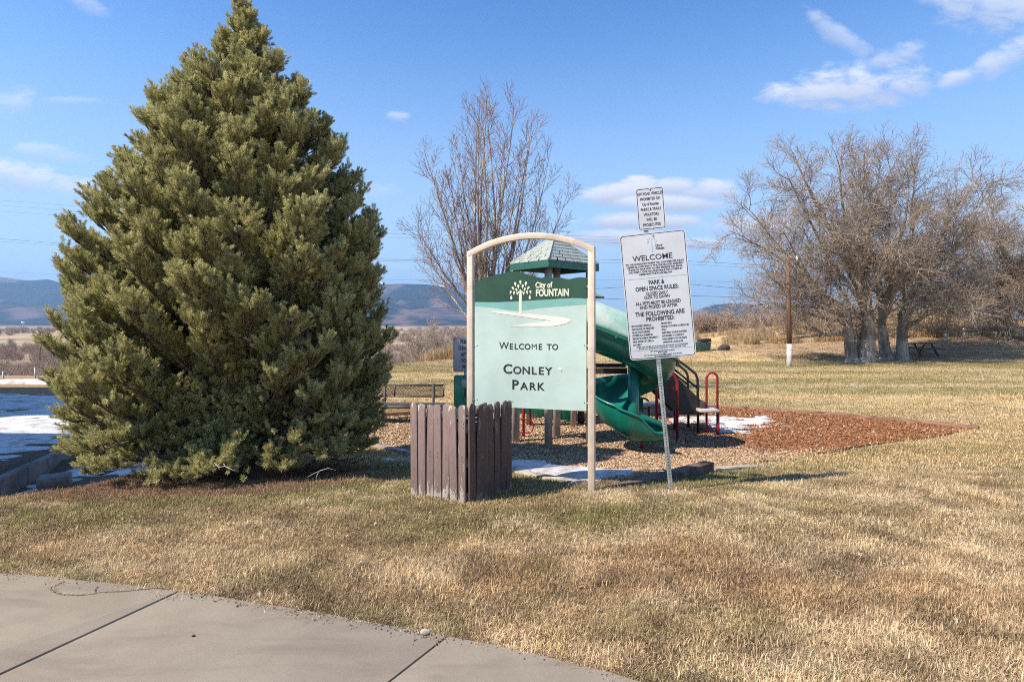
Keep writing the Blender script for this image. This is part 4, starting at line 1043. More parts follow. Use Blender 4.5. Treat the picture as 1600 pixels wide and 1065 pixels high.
# far tower, lower and behind the welcome board
F1 = gpt(896,666); t2 = [(F1.x-.9,F1.y+.1),(F1.x,F1.y),(F1.x+.12,F1.y+.9),(F1.x-.78,F1.y+1.0)]
for q in t2: ppart('post', MB().tube([(q[0],q[1],tz(*q)-.1),(q[0],q[1],zs(462,13.0)+.05)], .06, 14), m_tan, smooth=True)
ppart('post', MB().tube([(F1.x+.18,F1.y+.2,F1.z-.1),(F1.x+.18,F1.y+.2,1.4)], .07, 14), m_brnp, smooth=True)
xr = (945-CX)/F*12.9; canopy(xr-.95, 12.95, [(xr-1.95,12.6),(xr-.75,11.95),(xr,12.95),(xr-1.1,13.85)], zs(466,12.9), .03, zs(441,12.9), 5)
# decks
dz_ = zs(580, 9.9)
ppart('deck', MB().slab([(p.x,p.y) for p in (A_,B_,E_,C_)], dz_-.05, dz_+.02), m_brnp)
ppart('deck', MB().slab([(q[0],q[1]) for q in t2], dz_-.15, dz_-.08), m_brnp)
ppart('deck_beam', MB().box((1.5,10.25,dz_-.02),(1.0,.06,.10)), m_brnp); ppart('deck_beam', MB().box((1.45,10.9,dz_+.03),(1.3,.05,.07)), m_brnp)
ppart('brace', MB().tube([(1.35,10.9,dz_+.1),(1.62,10.7,dz_-.35)], .025, 8), m_tan, smooth=True)
# green panels low down behind
for (x0p,x1p,y0p,y1p,Yd) in ((829,853,620,651,13.0),(862,893,618,656,12.4)):
    a = at(x0p,y0p,Yd); b2 = at(x1p,y1p,Yd); g2_ = tz(a.x, Yd)
    ppart('panel', MB().box(((a.x+b2.x)/2, Yd, (a.z+max(b2.z,g2_+.05))/2),(abs(b2.x-a.x),.04,abs(a.z-max(b2.z,g2_+.05)))), m_green, bevel=.012)
ppart('panel', MB().box((.55,12.0,.05),(.95,.04,.55)), m_green, bevel=.02)
# red loop climber on the left
gl = gpt(818,684)
ppart('climber_post', MB().tube([(gl.x,gl.y,gl.z-.1),(gl.x,gl.y,.7)], .026, 10), m_red, smooth=True)
yl = gl.y-.02; L0 = at(800,655,yl); L1 = at(833,676,yl)
def rloop(x0,x1,z0,z1,y,r_,rad):
    P=[]
    for (cx_2,cz_2,a0_) in ((x1-r_,z1-r_,0),(x0+r_,z1-r_,90),(x0+r_,z0+r_,180),(x1-r_,z0+r_,270)):
        for k in range(6): a=R(a0_+90*k/5); P.append((cx_2+r_*math.cos(a),y,cz_2+r_*math.sin(a)))
    return MB().tube(P, rad, 8, closed=True)
ppart('climber_loop', rloop(L0.x,L1.x,L1.z,L0.z,yl,.10,.012), m_red, smooth=True)
ppart('climber_bar', MB().tube([at(827,600,yl+.1), at(829,665,yl+.1)], .018, 8), m_red, smooth=True)

# ---- spiral slide
AX = Vector((2.02, 9.95, 0)); RC = .385
gz_ = tz(2.0, 9.5)
def center(s):
    """s from 0 (deck) to 1 (exit): straight, one and a quarter turns, short run-out"""
    S = [(-1.0,)]
    return None
pathpts = []
x_start = .95
N1, N2, N3 = 12, 96, 10
th0 = -100.0
ang_end = 270.0
zA, zB = 1.66, 1.30
for i in range(N1):
    q = i/N1; pathpts.append((Vector((x_start + (AX.x+RC*math.cos(R(th0))-x_start)*q, AX.y-RC*math.sin(R(-th0))-.0, zA+(zB-zA)*(q**1.2)+.0)), q, 0))
def zhel(th):
    u = (th-th0)/(ang_end-th0); return zB + (-.02 - zB)*u
for i in range(N2):
    th = th0+(ang_end-th0)*i/(N2-1); pathpts.append((Vector((AX.x+RC*math.cos(R(th)), AX.y+RC*math.sin(R(th)), zhel(th))), 1+i/(N2-1), th))
for i in range(1,N3+1):
    q = i/N3; pathpts.append((Vector((AX.x+.40*q, AX.y-RC-.02*q, -.02-.10*q+.03*q*q)), 2+q, 0))
pp_ = [p[0] for p in pathpts]
def frame(i):
    t_ = (pp_[min(i+1,len(pp_)-1)]-pp_[max(i-1,0)]); t_.z = 0; t_.normalize(); return Vector((t_.y,-t_.x,0))     # to the right = outward
def prof_pts(i, a0_, a1_, n, wd_, hh, wall=0.0, off=0.0):
    p, s_, th = pathpts[i]; o_ = frame(i); P = []
    for k in range(n+1):
        a = R(a0_+(a1_-a0_)*k/n); u = math.cos(a)*(wd_+off); v = math.sin(a)*(hh+off)
        P.append(p + o_*u + Vector((0,0,v + (wall*max(0,math.cos(a))**3 if a1_ <= 360 and a0_ >= 180 else 0))))
    return P
rows=[]; 
for i in range(len(pp_)):
    s_ = pathpts[i][1]; wd_ = .335 if s_ > 1 else .36
    hh = .40 if s_ < 1.55 else .40-.12*min(1,(s_-1.55)/.3); fl = 1
    wall = .0 if s_ < 1.45 else .22*min(1,(s_-1.45)/.25)
    if s_ > 1.92: wall = .22*max(0,1-(s_-1.92)/.65)-.02; hh = .28-.08*min(1,max(0,(s_-2)/1)); wd_ = .335-.03*max(0,s_-2)
    P = prof_pts(i, 180, 360, 14, wd_, hh, wall)
    # rolled lips
    o_ = frame(i); P = [P[0]-o_*.03-Vector((0,0,.025)), P[0]-o_*.02+Vector((0,0,.006))] + P + [P[-1]+o_*.02+Vector((0,0,.006)), P[-1]+o_*.03-Vector((0,0,.025))]
    rows.append(P)
endp = rows[-1]; c_e = sum(endp, Vector())/len(endp)
for q in (.35,.7,.95): rows.append([Vector((v.x+.10*q**.6*(1), c_e.y+(v.y-c_e.y)*(1-q*.35), (v.z if v.z<c_e.z+.03 else v.z-.12*q)-.02*q)) for v in endp])
tr = ppart('slide_trough', MB().grid(rows), m_green, smooth=True); solid(tr, .012)
rows=[]
for i in range(len(pp_)):
    if pathpts[i][1] > 1.36: break
    P = prof_pts(i, 0, 180, 16, .345 if pathpts[i][1]>1 else .37, .43); rows.append(P)
hd = ppart('slide_hood', MB().grid(rows), m_faded, smooth=True); solid(hd, .012)
# seam flange with bolts
fl = MB()
for i in range(0, 40):
    p, s_, th = pathpts[i]; 
rows=[]
for i in range(46):
    p, s_, th = pathpts[i]; o_ = frame(i); e_ = p+o_*(.36 if s_<=1 else .335); rows.append([e_+Vector((0,0,.03)), e_+o_*.045+Vector((0,0,.03)), e_+o_*.045-Vector((0,0,.03)), e_-Vector((0,0,.03))])
ppart('seam_flange', MB().grid(rows), m_green, smooth=False)
for i in range(3, 44, 5):
    p, s_, th = pathpts[i]; o_ = frame(i); e_ = p+o_*(.05+(.36 if s_<=1 else .335)); ppart('seam_bolt', MB().box((e_.x,e_.y,e_.z-.045),(.03,.03,.035)), m_green, bevel=.006)
ppart('slide_column', MB().tube([(AX.x,AX.y-.16,-.30),(AX.x,AX.y-.16,.10),(AX.x,AX.y-.16,1.1)], [.095,.092,.092], 20), m_green, smooth=True)
# inner rounded rib going from the column down to the lip of the exit
ppart('slide_rib', MB().tube([(AX.x,AX.y-.10,.16),(AX.x+.02,AX.y-.13,.10),(AX.x+.12,AX.y-.16,.045),(AX.x+.28,AX.y-.17,.00),(AX.x+.42,AX.y-.18,-.05),(AX.x+.50,AX.y-.2,-.12)], [.083,.085,.07,.055,.045,.03], 14), m_green, smooth=True)
for (px_,py_,Yt,mt,rd) in ((1003,704,None,m_red,.033),(934,742,None,None,0),(989,694,None,m_tan,.045)):
    if mt is None: continue
    g3 = gpt(px_,py_); ppart('slide_support', MB().tube([(g3.x,max(g3.y,9.45),g3.z-.1),(g3.x,max(g3.y,9.45),-.22)], rd, 12), mt, smooth=True)
# ---- black stair with rails, step seat and red hoops, right of the slide
YR = 11.2
def A3(px,py,Yd=YR): return at(px,py,Yd)
for dy in (0.0,.62):
    P = [A3(1035,556),A3(1046,578),A3(1098,628),A3(1099,648),A3(1060,648),A3(1025,612)]
    mb = MB().prism([(v.x,v.z) for v in P], YR+dy-.02, YR+dy+.02); ppart('stringer', mb, m_blk)
for k in range(7):
    v = A3(1040+8.5*k, 590+8.3*k); ppart('tread', MB().box((v.x,YR+.31,v.z),(.20,.58,.025)), m_brnp)
for dy in (0.0,.62):
    gR = tz(A3(1090,0).x, YR)
    ppart('stair_rail', MB().tube([A3(1046,552)+Vector((0,dy,0)),A3(1080,578)+Vector((0,dy,0)),A3(1087,584)+Vector((0,dy,0)),A3(1090,592)+Vector((0,dy,0)),Vector((A3(1091,0).x,YR+dy,gR-.05))], .024, 10), m_blk, smooth=True)
    ppart('stair_rail', MB().tube([A3(1050,574)+Vector((0,dy,0)),A3(1090,606)+Vector((0,dy,0))], .020, 8), m_blk, smooth=True)
for px_ in (1063,1048): v = A3(px_,640); ppart('stair_leg', MB().tube([(v.x,YR+.4,v.z),(v.x,YR+.4,tz(v.x,YR)-.05)], .022, 8), m_blk, smooth=True)
v0 = A3(1093,639,11.0); v1 = A3(1122,645,11.0)
ppart('step_seat', MB().box(((v0.x+v1.x)/2,11.15,v0.z-.03),(v1.x-v0.x+.02,.42,.055)), m_tan, bevel=.012)
vb = A3(1093,627); vc = A3(1101,642); ppart('step_back', MB().box(((vb.x+vc.x)/2,YR+.1,(vb.z+vc.z)/2),(.10,.38,vb.z-vc.z)), m_brnp, bevel=.008)
def hoop(x0p,x1p,ytop,Yd,mat,rad=.022,name='hoop',yb=None, dyy=0):
    a = at(x0p,0,Yd).x; b2 = at(x1p,0,Yd).x; r_ = (b2-a)/2; zt3 = zs(ytop,Yd); P = [(a,Yd,(tz(a,Yd) if yb is None else zs(yb,Yd))-.05)]
    for k in range(13): th = math.pi-math.pi*k/12; P.append(((a+b2)/2+r_*math.cos(th), Yd+dyy*k/12, zt3-r_+r_*math.sin(th)))
    P.append((b2,Yd+dyy,(tz(b2,Yd) if yb is None else zs(yb,Yd))-.05)); ppart(name, MB().tube(P, rad, 10), mat, smooth=True)
hoop(1104,1121,582,11.25,m_red); v = A3(1118,0); ppart('seat_leg', MB().tube([(v.x,11.05,v0.z-.05),(v.x,11.05,tz(v.x,11.05)-.05)], .024, 8), m_red, smooth=True)
hoop(1026,1058,583,10.6,m_red,.026)
ppart('hoop_bar', MB().tube([at(1026,646,10.6),at(1058,650,10.6)], .018, 8), m_red, smooth=True); ppart('grip', MB().tube([at(1044,607,10.55),at(1054,607,10.55)], .024, 10), m_red, smooth=True)
hoop(997,1014,622,12.0,m_blk,.022); 
ppart('low_seat', MB().box((at(1010,0,11.8).x,11.8,zs(631,11.8)),(.62,.4,.04)), m_tan, bevel=.01)
# dark plastic bowl underside behind the slide
ppart('crawl_panel', MB().grid([[ (1.9+.55*math.cos(a), 11.0+.3*math.sin(a), -.05+.28*q) for a in [math.pi*k/10 for k in range(11)]] for q in (0,.5,1)]), m_green, smooth=True)

# ================================================================== BENCH
m_bm = pmat('brown_bench_steel', (.075,.055,.045), .5, .15, 8)
YN = 12.6; ba = at(582,0,YN).x; bb = at(693,0,YN).x; bg = tz((ba+bb)/2, YN)
bench = empty('park_bench', ((ba+bb)/2, YN, bg), R(-2)); tag(bench, 'dark brown steel mesh bench seen past the slatted enclosure', 'bench')
hw = (bb-ba)/2; z1 = zs(601.5,YN)-bg; z0 = zs(619.5,YN)-bg
bk = MB()
for (a,b2) in (((-hw,z0),(hw,z0)),((-hw,z1),(hw,z1)),((-hw,z0),(-hw,z1)),((hw,z0),(hw,z1)),((-.3,z0),(-.3,z1))): bk.tube([(a[0],.05,a[1]),(b2[0],.05,b2[1])], .016, 8)
bk.build('back_frame', m_bm, bench, smooth=True)
def meshpanel(x0,x1,z0,z1,y,vert,par,nm):
    mb = MB(); st = .030; n = int((x1-x0)/st)
    for k in range(-int((z1-z0)/st)-1, n+1):
        for s_ in (1,-1):
            xa = x0+k*st; L_ = (z1-z0)
            p0, p1 = ((xa, 0), (xa+L_, L_)) if s_ == 1 else ((xa+L_, 0), (xa, L_))
            def cl(p, q2):
                (ax_,az_),(bx_,bz_) = p, q2
                if ax_ > bx_: (ax_,az_),(bx_,bz_) = (bx_,bz_),(ax_,az_)
                if bx_ <= x0 or ax_ >= x1: return None
                if ax_ < x0: az_ += (bz_-az_)*(x0-ax_)/(bx_-ax_); ax_ = x0
                if bx_ > x1: bz_ = az_+(bz_-az_)*(x1-ax_)/(bx_-ax_); bx_ = x1
                return (ax_,az_),(bx_,bz_)
            c3 = cl(p0,p1)
            if c3 is None: continue
            (ax_,az_),(bx_,bz_) = c3
            if vert: mb.tube([(ax_,y,z0+az_),(bx_,y,z0+bz_)], .005, 3, cap=False)
            else: mb.tube([(ax_,y+az_,z0),(bx_,y+bz_,z0)], .005, 3, cap=False)
    return mb.build(nm, m_bm, par)
tag(meshpanel(-hw,hw,z0,z1,.05,True,bench,'back_mesh'), kind='stuff')
zs_ = zs(633,12.2)-bg
MB().box((0,-.22,zs_),(2*hw+.1,.42,.03)).build('seat', m_bm, bench, bevel=.008)
MB().tube([(-hw,-.44,zs_-.03),(hw+.05,-.44,zs_-.03)], .028, 8).build('seat_rim', m_bm, bench, smooth=True)
for x in (-hw+.25, hw-.22):
    MB().tube([(x,.06,z1+.03),(x,.02,zs_),(x,-.1,zs_-.02),(x,-.15,-.08)], .03, 8).build('leg', m_bm, bench, smooth=True)

# ================================================================== KERB AND BLOCK, LOWER LEFT
m_kerb = pmat('grey_kerb_concrete', (.235,.205,.185), .9, .22, 2.5, .4, 40)
kerb = empty('retaining_kerb', (-7.75,8.8,tz(-7.75,8.8))); tag(kerb, 'grey concrete retaining kerb holding the snowy soil bank at lower left', 'kerb')
kp = [(-7.3,6.9),(-7.62,8.55),(-7.9,9.5),(-8.2,10.6),(-8.05,11.9),(-7.2,13.2)]
for i in range(len(kp)-1):
    a = Vector((*kp[i],0)); b2 = Vector((*kp[i+1],0)); d = (b2-a).normalized(); a2 = a+d*.008; b3 = b2-d*.008; nn = Vector((-d.y,d.x,0))*.08
    mb = MB().slab([(v.x-kerb.location.x,v.y-kerb.location.y) for v in (a2-nn,b3-nn,b3+nn,a2+nn)][::1], -1.3-kerb.location.z, -.70-kerb.location.z); mb.build('kerb_section', m_kerb, kerb, bevel=.018)
p = G(86,762); blk = MB().box((0,0,.10),(.42,.30,.22)).build('concrete_block', m_kerb, bevel=.025); blk.location = (p.x,p.y,tz(p.x,p.y)); blk.rotation_euler = (.03,-.05,R(28)); tag(blk, 'loose grey concrete block half sunk in the shaded snow', 'concrete block')

# ================================================================== POLES, WIRES, LITTLE THINGS FAR OFF
m_pole = pmat('weathered_pole_wood', (.20,.105,.06), .85, .25, 3, .5, 20, stretch=(4,4,.5)); m_polew = pmat('whitewashed_pole', (.62,.56,.52), .85, .2, 4, .4, 20)
m_wire = pmat('wire', (.05,.05,.07), .6, .05, 1)
gp = G(1233.5, 573); pole = empty('wooden_pole', gp); tag(pole, 'short wooden pole with whitewashed foot in front of the big bare trees', 'pole')
hp = zs(403,gp.y)-gp.z; hw_ = zs(537,gp.y)-gp.z
MB().tube([(0,0,-.2),(0,0,hw_)], [.135,.125], 14).build('white_foot', m_polew, pole, smooth=True)
MB().tube([(0,0,hw_),(-.05,0,hw_+(hp-hw_)*.5),(-.08,0,hp)], [.124,.11,.09], 14).build('shaft', m_pole, pole, smooth=True)
lp = G(1246, 560); 
m_lampg = pmat('lamp_glass', (.80,.80,.76), .2, .05, 5)
lz = zs(402,gp.y)-gp.z
MB().tube([(-.07,0,hp-.08),(.15,0,lz+.10),(.37,0,lz+.08)], .014, 6).build('lamp_arm', m_galv, pole, smooth=True)
MB().tube([(.37,0,lz-.14),(.37,0,lz-.05),(.37,0,lz+.04),(.37,0,lz+.09)], [.05,.06,.03,.02], 10).build('lamp_head', m_lampg, pole, smooth=True)
lines = empty('power_line', (0,80,-8.4)); tag(lines, 'overhead power line wires crossing the sky above the valley', 'power line')
WL = [([(-700,258),(0,313),(120,322),(575,357),(1000,372),(1100,378),(1300,392),(2200,455)],.013,80),([(-700,266),(0,321),(575,364),(1000,376),(1100,386),(2200,460)],.011,80),([(-700,274),(0,330),(575,370),(1000,380),(1110,388),(2200,470)],.012,80),
      ([(-700,300),(0,373),(120,382),(600,405),(740,408),(925,407),(1000,405),(1080,408),(1200,415),(2200,480)],.020,80),([(-700,304),(0,377),(120,385.5),(600,407.5),(740,410),(925,410),(1080,413),(1200,420),(2200,486)],.012,80),
      ([(-700,400),(0,425),(120,429),(400,437),(1000,437),(1600,452),(2200,470)],.010,80),([(-700,430),(0,455),(110,460),(400,468),(620,466.5),(740,464.5),(930,451),(1000,447),(1080,444),(1200,455),(2200,500)],.024,80),
      ([(-700,455),(0,478),(110,481),(400,484),(620,482),(740,480),(930,468),(1080,462),(1250,467),(2200,500)],.024,80)]
for pts, rad, Yd in WL:
    V_ = []
    for i in range(len(pts)-1):
        for k in range(4): q = k/4; V_.append(at(pts[i][0]+(pts[i+1][0]-pts[i][0])*q, pts[i][1]+(pts[i+1][1]-pts[i][1])*q, Yd)-Vector((0,80,-8.4)))
    V_.append(at(*pts[-1],Yd)-Vector((0,80,-8.4))); MB().tube(V_, rad, 5).build('wire', m_wire, lines)
for x0p in (-690, 2190):                       # the poles that carry the wires, beyond both sides
    v = at(x0p,250 if x0p<0 else 440,80)-Vector((0,80,-8.4)); MB().tube([(v.x,v.y,-1),(v.x,v.y,v.z+.6)],.16,8).build('line_pole', m_pole, lines, smooth=True)
    MB().box((v.x,v.y,v.z),(.12,2.4,.12)).build('crossarm', m_pole, lines)
# far utility poles behind the trees
for (px_,yt,yb,Yd,lab) in ((1463,425,528,56,'tall dark utility pole behind the crown of the rear big tree'),(1480,440,526,60,'thinner utility pole just right of the dark one'),(62,541,556,150,'dark fence pole standing in the tan field, left distance'),):
    P = at(px_,yb,Yd); o = empty('utility_pole', P); MB().tube([(0,0,-3),(0,0,zs(yt,Yd)-P.z)], .13 if Yd<100 else .18, 8).build('shaft', m_pole, o, smooth=True)
    MB().box((0,0,zs(yt,Yd)-P.z-.35),(1.1,.09,.10)).build('crossarm', m_pole, o); tag(o, lab, 'utility pole')
for (px_,yt,yb,Yd,lab) in ((1478,514,530,47,'short white marker post under the tree right of the trunks'),(1506,517,527,49,'smaller white marker post further up the grassy mound'),(1500,515,524,52,None)):
    if lab is None: continue
    g4 = G(px_, yb+2); mb = MB().box((0,0,.3),(.13,.13,.9)); o = mb.build('marker_post', m_polew, bevel=.02); o.location = (g4.x,g4.y,g4.z); tag(o, lab, 'marker post')
for (px_,yt,yb,lab) in ((55,574,597,'pale fence post behind the snow line, right one of the two at left edge'),(5,580,597,'pale fence post behind the snow line at the very left edge')):
    P = at(px_,yb,25.5); o = MB().tube([(0,0,-.4),(0,0,zs(yt,25.5)-P.z)], .035, 8).build('fence_post', m_galv, smooth=True); o.location = (P.x,25.5,P.z); tag(o, lab, 'fence post')
# bin far out on the brow and the dark rock beside it
m_bing = pmat('dark_green_bin', (.03,.07,.045), .5, .15, 4); m_rockd = pmat('dark_rock', (.07,.06,.055), .9, .3, 6, .5, 20)
P = G(1092, 549); o = empty('rubbish_skip', P); tag(o, 'dark green rubbish skip at the far edge of the lawn', 'skip')
MB().prism([(-.62,0),(.60,0),(.68,.62),(-.70,.62)], -.4,.4).build('tub', m_bing, o, bevel=.03); MB().prism([(-.0,.64),(.70,.64),(.66,.86),(.02,.80)], -.41,.41).build('lid', m_blk, o, bevel=.02)
P = G(1131, 547); o = rock('boulder', P+Vector((0,0,.12)), (.42,.3,.26), 8, m_rockd); tag(o, 'small dark boulder with snow at its foot on the far lawn edge', 'boulder')
# picnic table in the shade of the mound
g5 = G(1437, 556); pt = empty('picnic_table', g5, R(12)); tag(pt, 'dark picnic table in the shade right of the big trunks', 'picnic table')
MB().box((0,0,.75),(1.8,.75,.06)).build('table_top', m_brnp, pt, bevel=.01)
for s_ in (-1,1): MB().box((0,s_*.72,.45),(1.8,.26,.05)).build('seat', m_brnp, pt, bevel=.01)
for s_ in (-1,1):
    for q in (-1,1): MB().tube([(s_*.6,q*.2,.74),(s_*.6,q*.68,0)], .05, 6).build('leg', m_brnp, pt)
# water tower far out on the plain
P = at(36,508,2600); wt = empty('water_tower', P); tag(wt, 'tiny white water tower far out below the left mountains', 'water tower')
prof = [(0.1,20),(5,19.5),(7,16.5),(7,13.5),(4,10.5),(1.6,9),(1.5,-10)]
MB().grid([[(r_*math.cos(a),r_*math.sin(a),z_-4) for r_,z_ in prof] for a in [2*math.pi*i/16 for i in range(17)]]).build('tank', pmat('white_tank',(.8,.8,.8),.5,.03,1), wt, smooth=True)

# ================================================================== ADDED UNSEEN HOUSES BEYOND THE LEFT EDGE (put there to shade the snow)
m_wall = pmat('cream_siding', (.48,.42,.34), .8, .08, .4, .3, 8, stretch=(.2,.2,6)); m_rf = pmat('brown_asphalt_roof', (.12,.095,.08), .9, .2, 3, .5, 20); m_gl = pmat('window_glass', (.04,.05,.06), .08, .05, 1, spec=.8); m_trim = pmat('white_trim', (.75,.74,.7), .6, .05, 2)
def shade_house(x0,x1,y0,y1,h,lab,rh=1.4):
    zb3 = -1.4; o = empty('shade_house', ((x0+x1)/2,(y0+y1)/2,zb3)); tag(o, lab, 'shade_house'); a=(x1-x0)/2; b2=(y1-y0)/2; H=h-zb3
    MB().box((0,0,H/2-.3),(2*a,2*b2,H+.6)).build('wall', m_wall, o)
    rf_ = MB().prism([(-a-.4,H+.003),(a+.4,H+.003),(0,H+rh)], -b2-.4, b2+.4).build('roof', m_rf, o)
    for y_ in (-b2*.5, b2*.45):
        for z_ in ((1.4,4.2) if H>6 else (1.6,)):
            fr = MB().box((a+.03,y_,z_+.5),(.06,1.3,1.5)).build('window', m_trim, o)
            for q in (-.29,.29): MB().box((a+.065,y_+q,z_+.5),(.02,.5,1.3)).build('pane', m_gl, fr)
    return o
shade_house(-24,-12.6,2.2,8.7,6.9,'added cream two storey building casting shade from just beyond the left edge, nearer one',.9)
shade_house(-34,-18.6,11.6,17.4,8.2,'added cream two storey building casting shade from just beyond the left edge, farther one',1.0)

# ================================================================== BARE TREES
def barkmat(name, c1, c2, tw=None, sc_=6, rough=.9):
    m = bpy.data.materials.new(name); m.use_nodes = True; t = NT(m.node_tree); b = t.n['Principled BSDF']
    vc = t.new('ShaderNodeVertexColor', layer_name='col'); tcn = t.new('ShaderNodeTexCoord'); mp = t.new('ShaderNodeMapping'); mp.inputs['Scale'].default_value = (sc_, sc_, sc_*.22); t.l.new(tcn.outputs['Object'], mp.inputs[0])
    n1 = t.noise(mp.outputs[0], 3, 6, .7, .6); c = t.mix(t.ss(n1, .35, .65), c4(c1), c4(c2))
    col = t.mix(1.0, c, vc.outputs[0], blend='MULTIPLY'); t.l.new(col, b.inputs['Base Color']); b.inputs['Roughness'].default_value = rough; b.inputs['Specular IOR Level'].default_value = .2
    bn = t.new('ShaderNodeBump'); bn.inputs['Strength'].default_value = .9; bn.inputs['Distance'].default_value = .05; t.l.new(n1, bn.inputs['Height']); t.l.new(bn.outputs[0], b.inputs['Normal']); return m

def grow(seed, starts, levels, wander=.12):
    """starts: (pos, dir, length, radius). levels: per level dict(n, t0, ang, lenf, radf, seg, up, minr)"""
    r = random.Random(seed); out = []; stack = [(Vector(p), Vector(d).normalized(), L, rad, 0) for p, d, L, rad in starts]
    while stack:
        p, d, L, rad, lv = stack.pop(); lev = levels[lv]; ns = lev['seg']; pts = [(p.copy(), rad)]; dd = d.copy(); dirs = [dd.copy()]
        tip = lev.get('tip', .35)
        for i in range(ns):
            j = Vector((r.gauss(0,1), r.gauss(0,1), r.gauss(0,1)))*lev.get('wander', wander)
            dd = (dd + j + Vector((0,0,lev['up']))).normalized(); p = p + dd*(L/ns); f = 1-(1-tip)*(i+1)/ns; pts.append((p.copy(), rad*f)); dirs.append(dd.copy())
        for i in range(ns): out.append((pts[i][0], pts[i+1][0], pts[i][1], pts[i+1][1], lv))
        if lv+1 < len(levels):
            nx = levels[lv+1]; n = nx['n']; n = n if L > .01 else 0
            a0 = r.uniform(0, 6.28)
            for k in range(n):
                q = nx['t0'] + (1-nx['t0'])*((k+r.uniform(.1,.9))/n); fi = q*ns; i = min(int(fi), ns-1); fr = fi-i
                bp_ = pts[i][0].lerp(pts[i+1][0], fr); br = pts[i][1]+(pts[i+1][1]-pts[i][1])*fr; bd = dirs[i+1]
                an = R(nx['ang']*r.uniform(.6,1.3)); az = a0 + k*2.4 + r.uniform(-.5,.5)
                u = bd.cross(Vector((0,0,1)) if abs(bd.z) < .95 else Vector((1,0,0))).normalized(); v = bd.cross(u)
                nd = (bd*math.cos(an) + (u*math.cos(az)+v*math.sin(az))*math.sin(an)).normalized()
                cl_ = nx['len']*r.uniform(.6,1.2)*(1-.45*q if nx.get('taper',1) else 1)
                stack.append((bp_, nd, cl_, max(nx['minr'], br*nx['radf']), lv+1))
    return out
def tree_mesh(name, segs, mat, sides=(10,7,5,3,3,3), colf=None):
    Vs = []; Fs = []; Cs = []; base = 0
    for lv in sorted(set(s[4] for s in segs)):
        S = [s for s in segs if s[4] == lv]; n = sides[min(lv, len(sides)-1)]
        P0 = np.array([s[0][:] for s in S]); P1 = np.array([s[1][:] for s in S]); r0 = np.array([s[2] for s in S]); r1 = np.array([s[3] for s in S])
        P1 = P1 + (P1-P0)*.03
        Vv, Ff = tubes_np(P0, P1, r0, r1, n); Vs.append(Vv); Fs.append(Ff+base); base += len(Vv)
        c = np.array(colf[min(lv, len(colf)-1)] if colf else (1,1,1)); rn = np.repeat(np.random.default_rng(lv).uniform(.75,1.25,len(S)), 2*n)[:,None]; Cs.append(c[None]*rn)
    return fast_mesh(name, np.concatenate(Vs), np.concatenate(Fs), mat, True, np.concatenate(Cs))
m_bark = barkmat('grey_brown_bark', (.46,.385,.315), (.21,.17,.135), sc_=3)
m_ash = barkmat('pale_bark', (.46,.40,.34), (.24,.20,.165), sc_=5)
TW = [(1,1,1)]*6
def make_tree(name, label, loc, segs, mat, trunk_lv=0, group=None, colf=TW, cat='tree', sides=(10,7,5,3,3,3)):
    o = empty(name, loc); tag(o, label, cat, group)
    link('trunk', tree_mesh('trunk', [s for s in segs if s[4] <= trunk_lv], mat, sides, colf), o)
    link('crown', tree_mesh('crown', [s for s in segs if s[4] > trunk_lv], mat, sides, colf), o)['kind'] = 'stuff'
    return o
# --- young ash behind the sign: many steep stems
def ash():
    Yd = 17.0; x0 = (762-CX)/F*Yd; zb = tz(x0, Yd); st = []; r = random.Random(3)
    tops = [(722,150),(742,185),(758,175),(772,165),(790,178),(806,200),(826,222),(840,250),(872,310),(700,190),(682,240),(668,300),(655,355),(690,275),(735,230),(815,275),(850,340),(780,230),(748,260),(712,310),(648,400)]
    for i,(px_,py_) in enumerate(tops):
        h0 = r.uniform(.9,2.3) ; q = (px_-762)/110.
        b0 = Vector((q*.22, r.uniform(-.12,.12), h0)); tp = at(px_, py_, Yd+r.uniform(-1.4,1.4)) - Vector((x0,Yd,zb)); d = tp-b0; L = d.length*1.02
        d.x *= 1.25; st.append((b0, d.normalized(), L, .065-.025*abs(q)))
    segs = grow(5, [((0,0,-.2),(0,0,1),2.9,.15)], [dict(seg=6,up=.03,tip=.6,wander=.02)])
    lv = [dict(seg=9,up=.045,wander=.035,tip=.12), dict(n=12,t0=.18,ang=32,len=1.25,radf=.42,minr=.0075,seg=5,up=.10,wander=.07,tip=.4), dict(n=9,t0=.15,ang=34,len=.55,radf=.55,minr=.0055,seg=3,up=.07,wander=.09,tip=.5), dict(n=3,t0=.2,ang=36,len=.24,radf=.7,minr=.0045,seg=2,up=.05,wander=.1,tip=.6)]
    s2 = grow(8, st, lv); segs += [(a,b_,c,d,l+1) for a,b_,c,d,l in s2]
    make_tree('ash_tree', 'slender young bare tree with pale steep stems behind the welcome board', (x0,Yd,zb), segs, m_ash, 1, colf=[(1,1,1),(1.05,1.0,.95),(.98,.92,.88),(.95,.78,.74),(.90,.68,.65)], sides=(10,7,4,3,3))
ash()
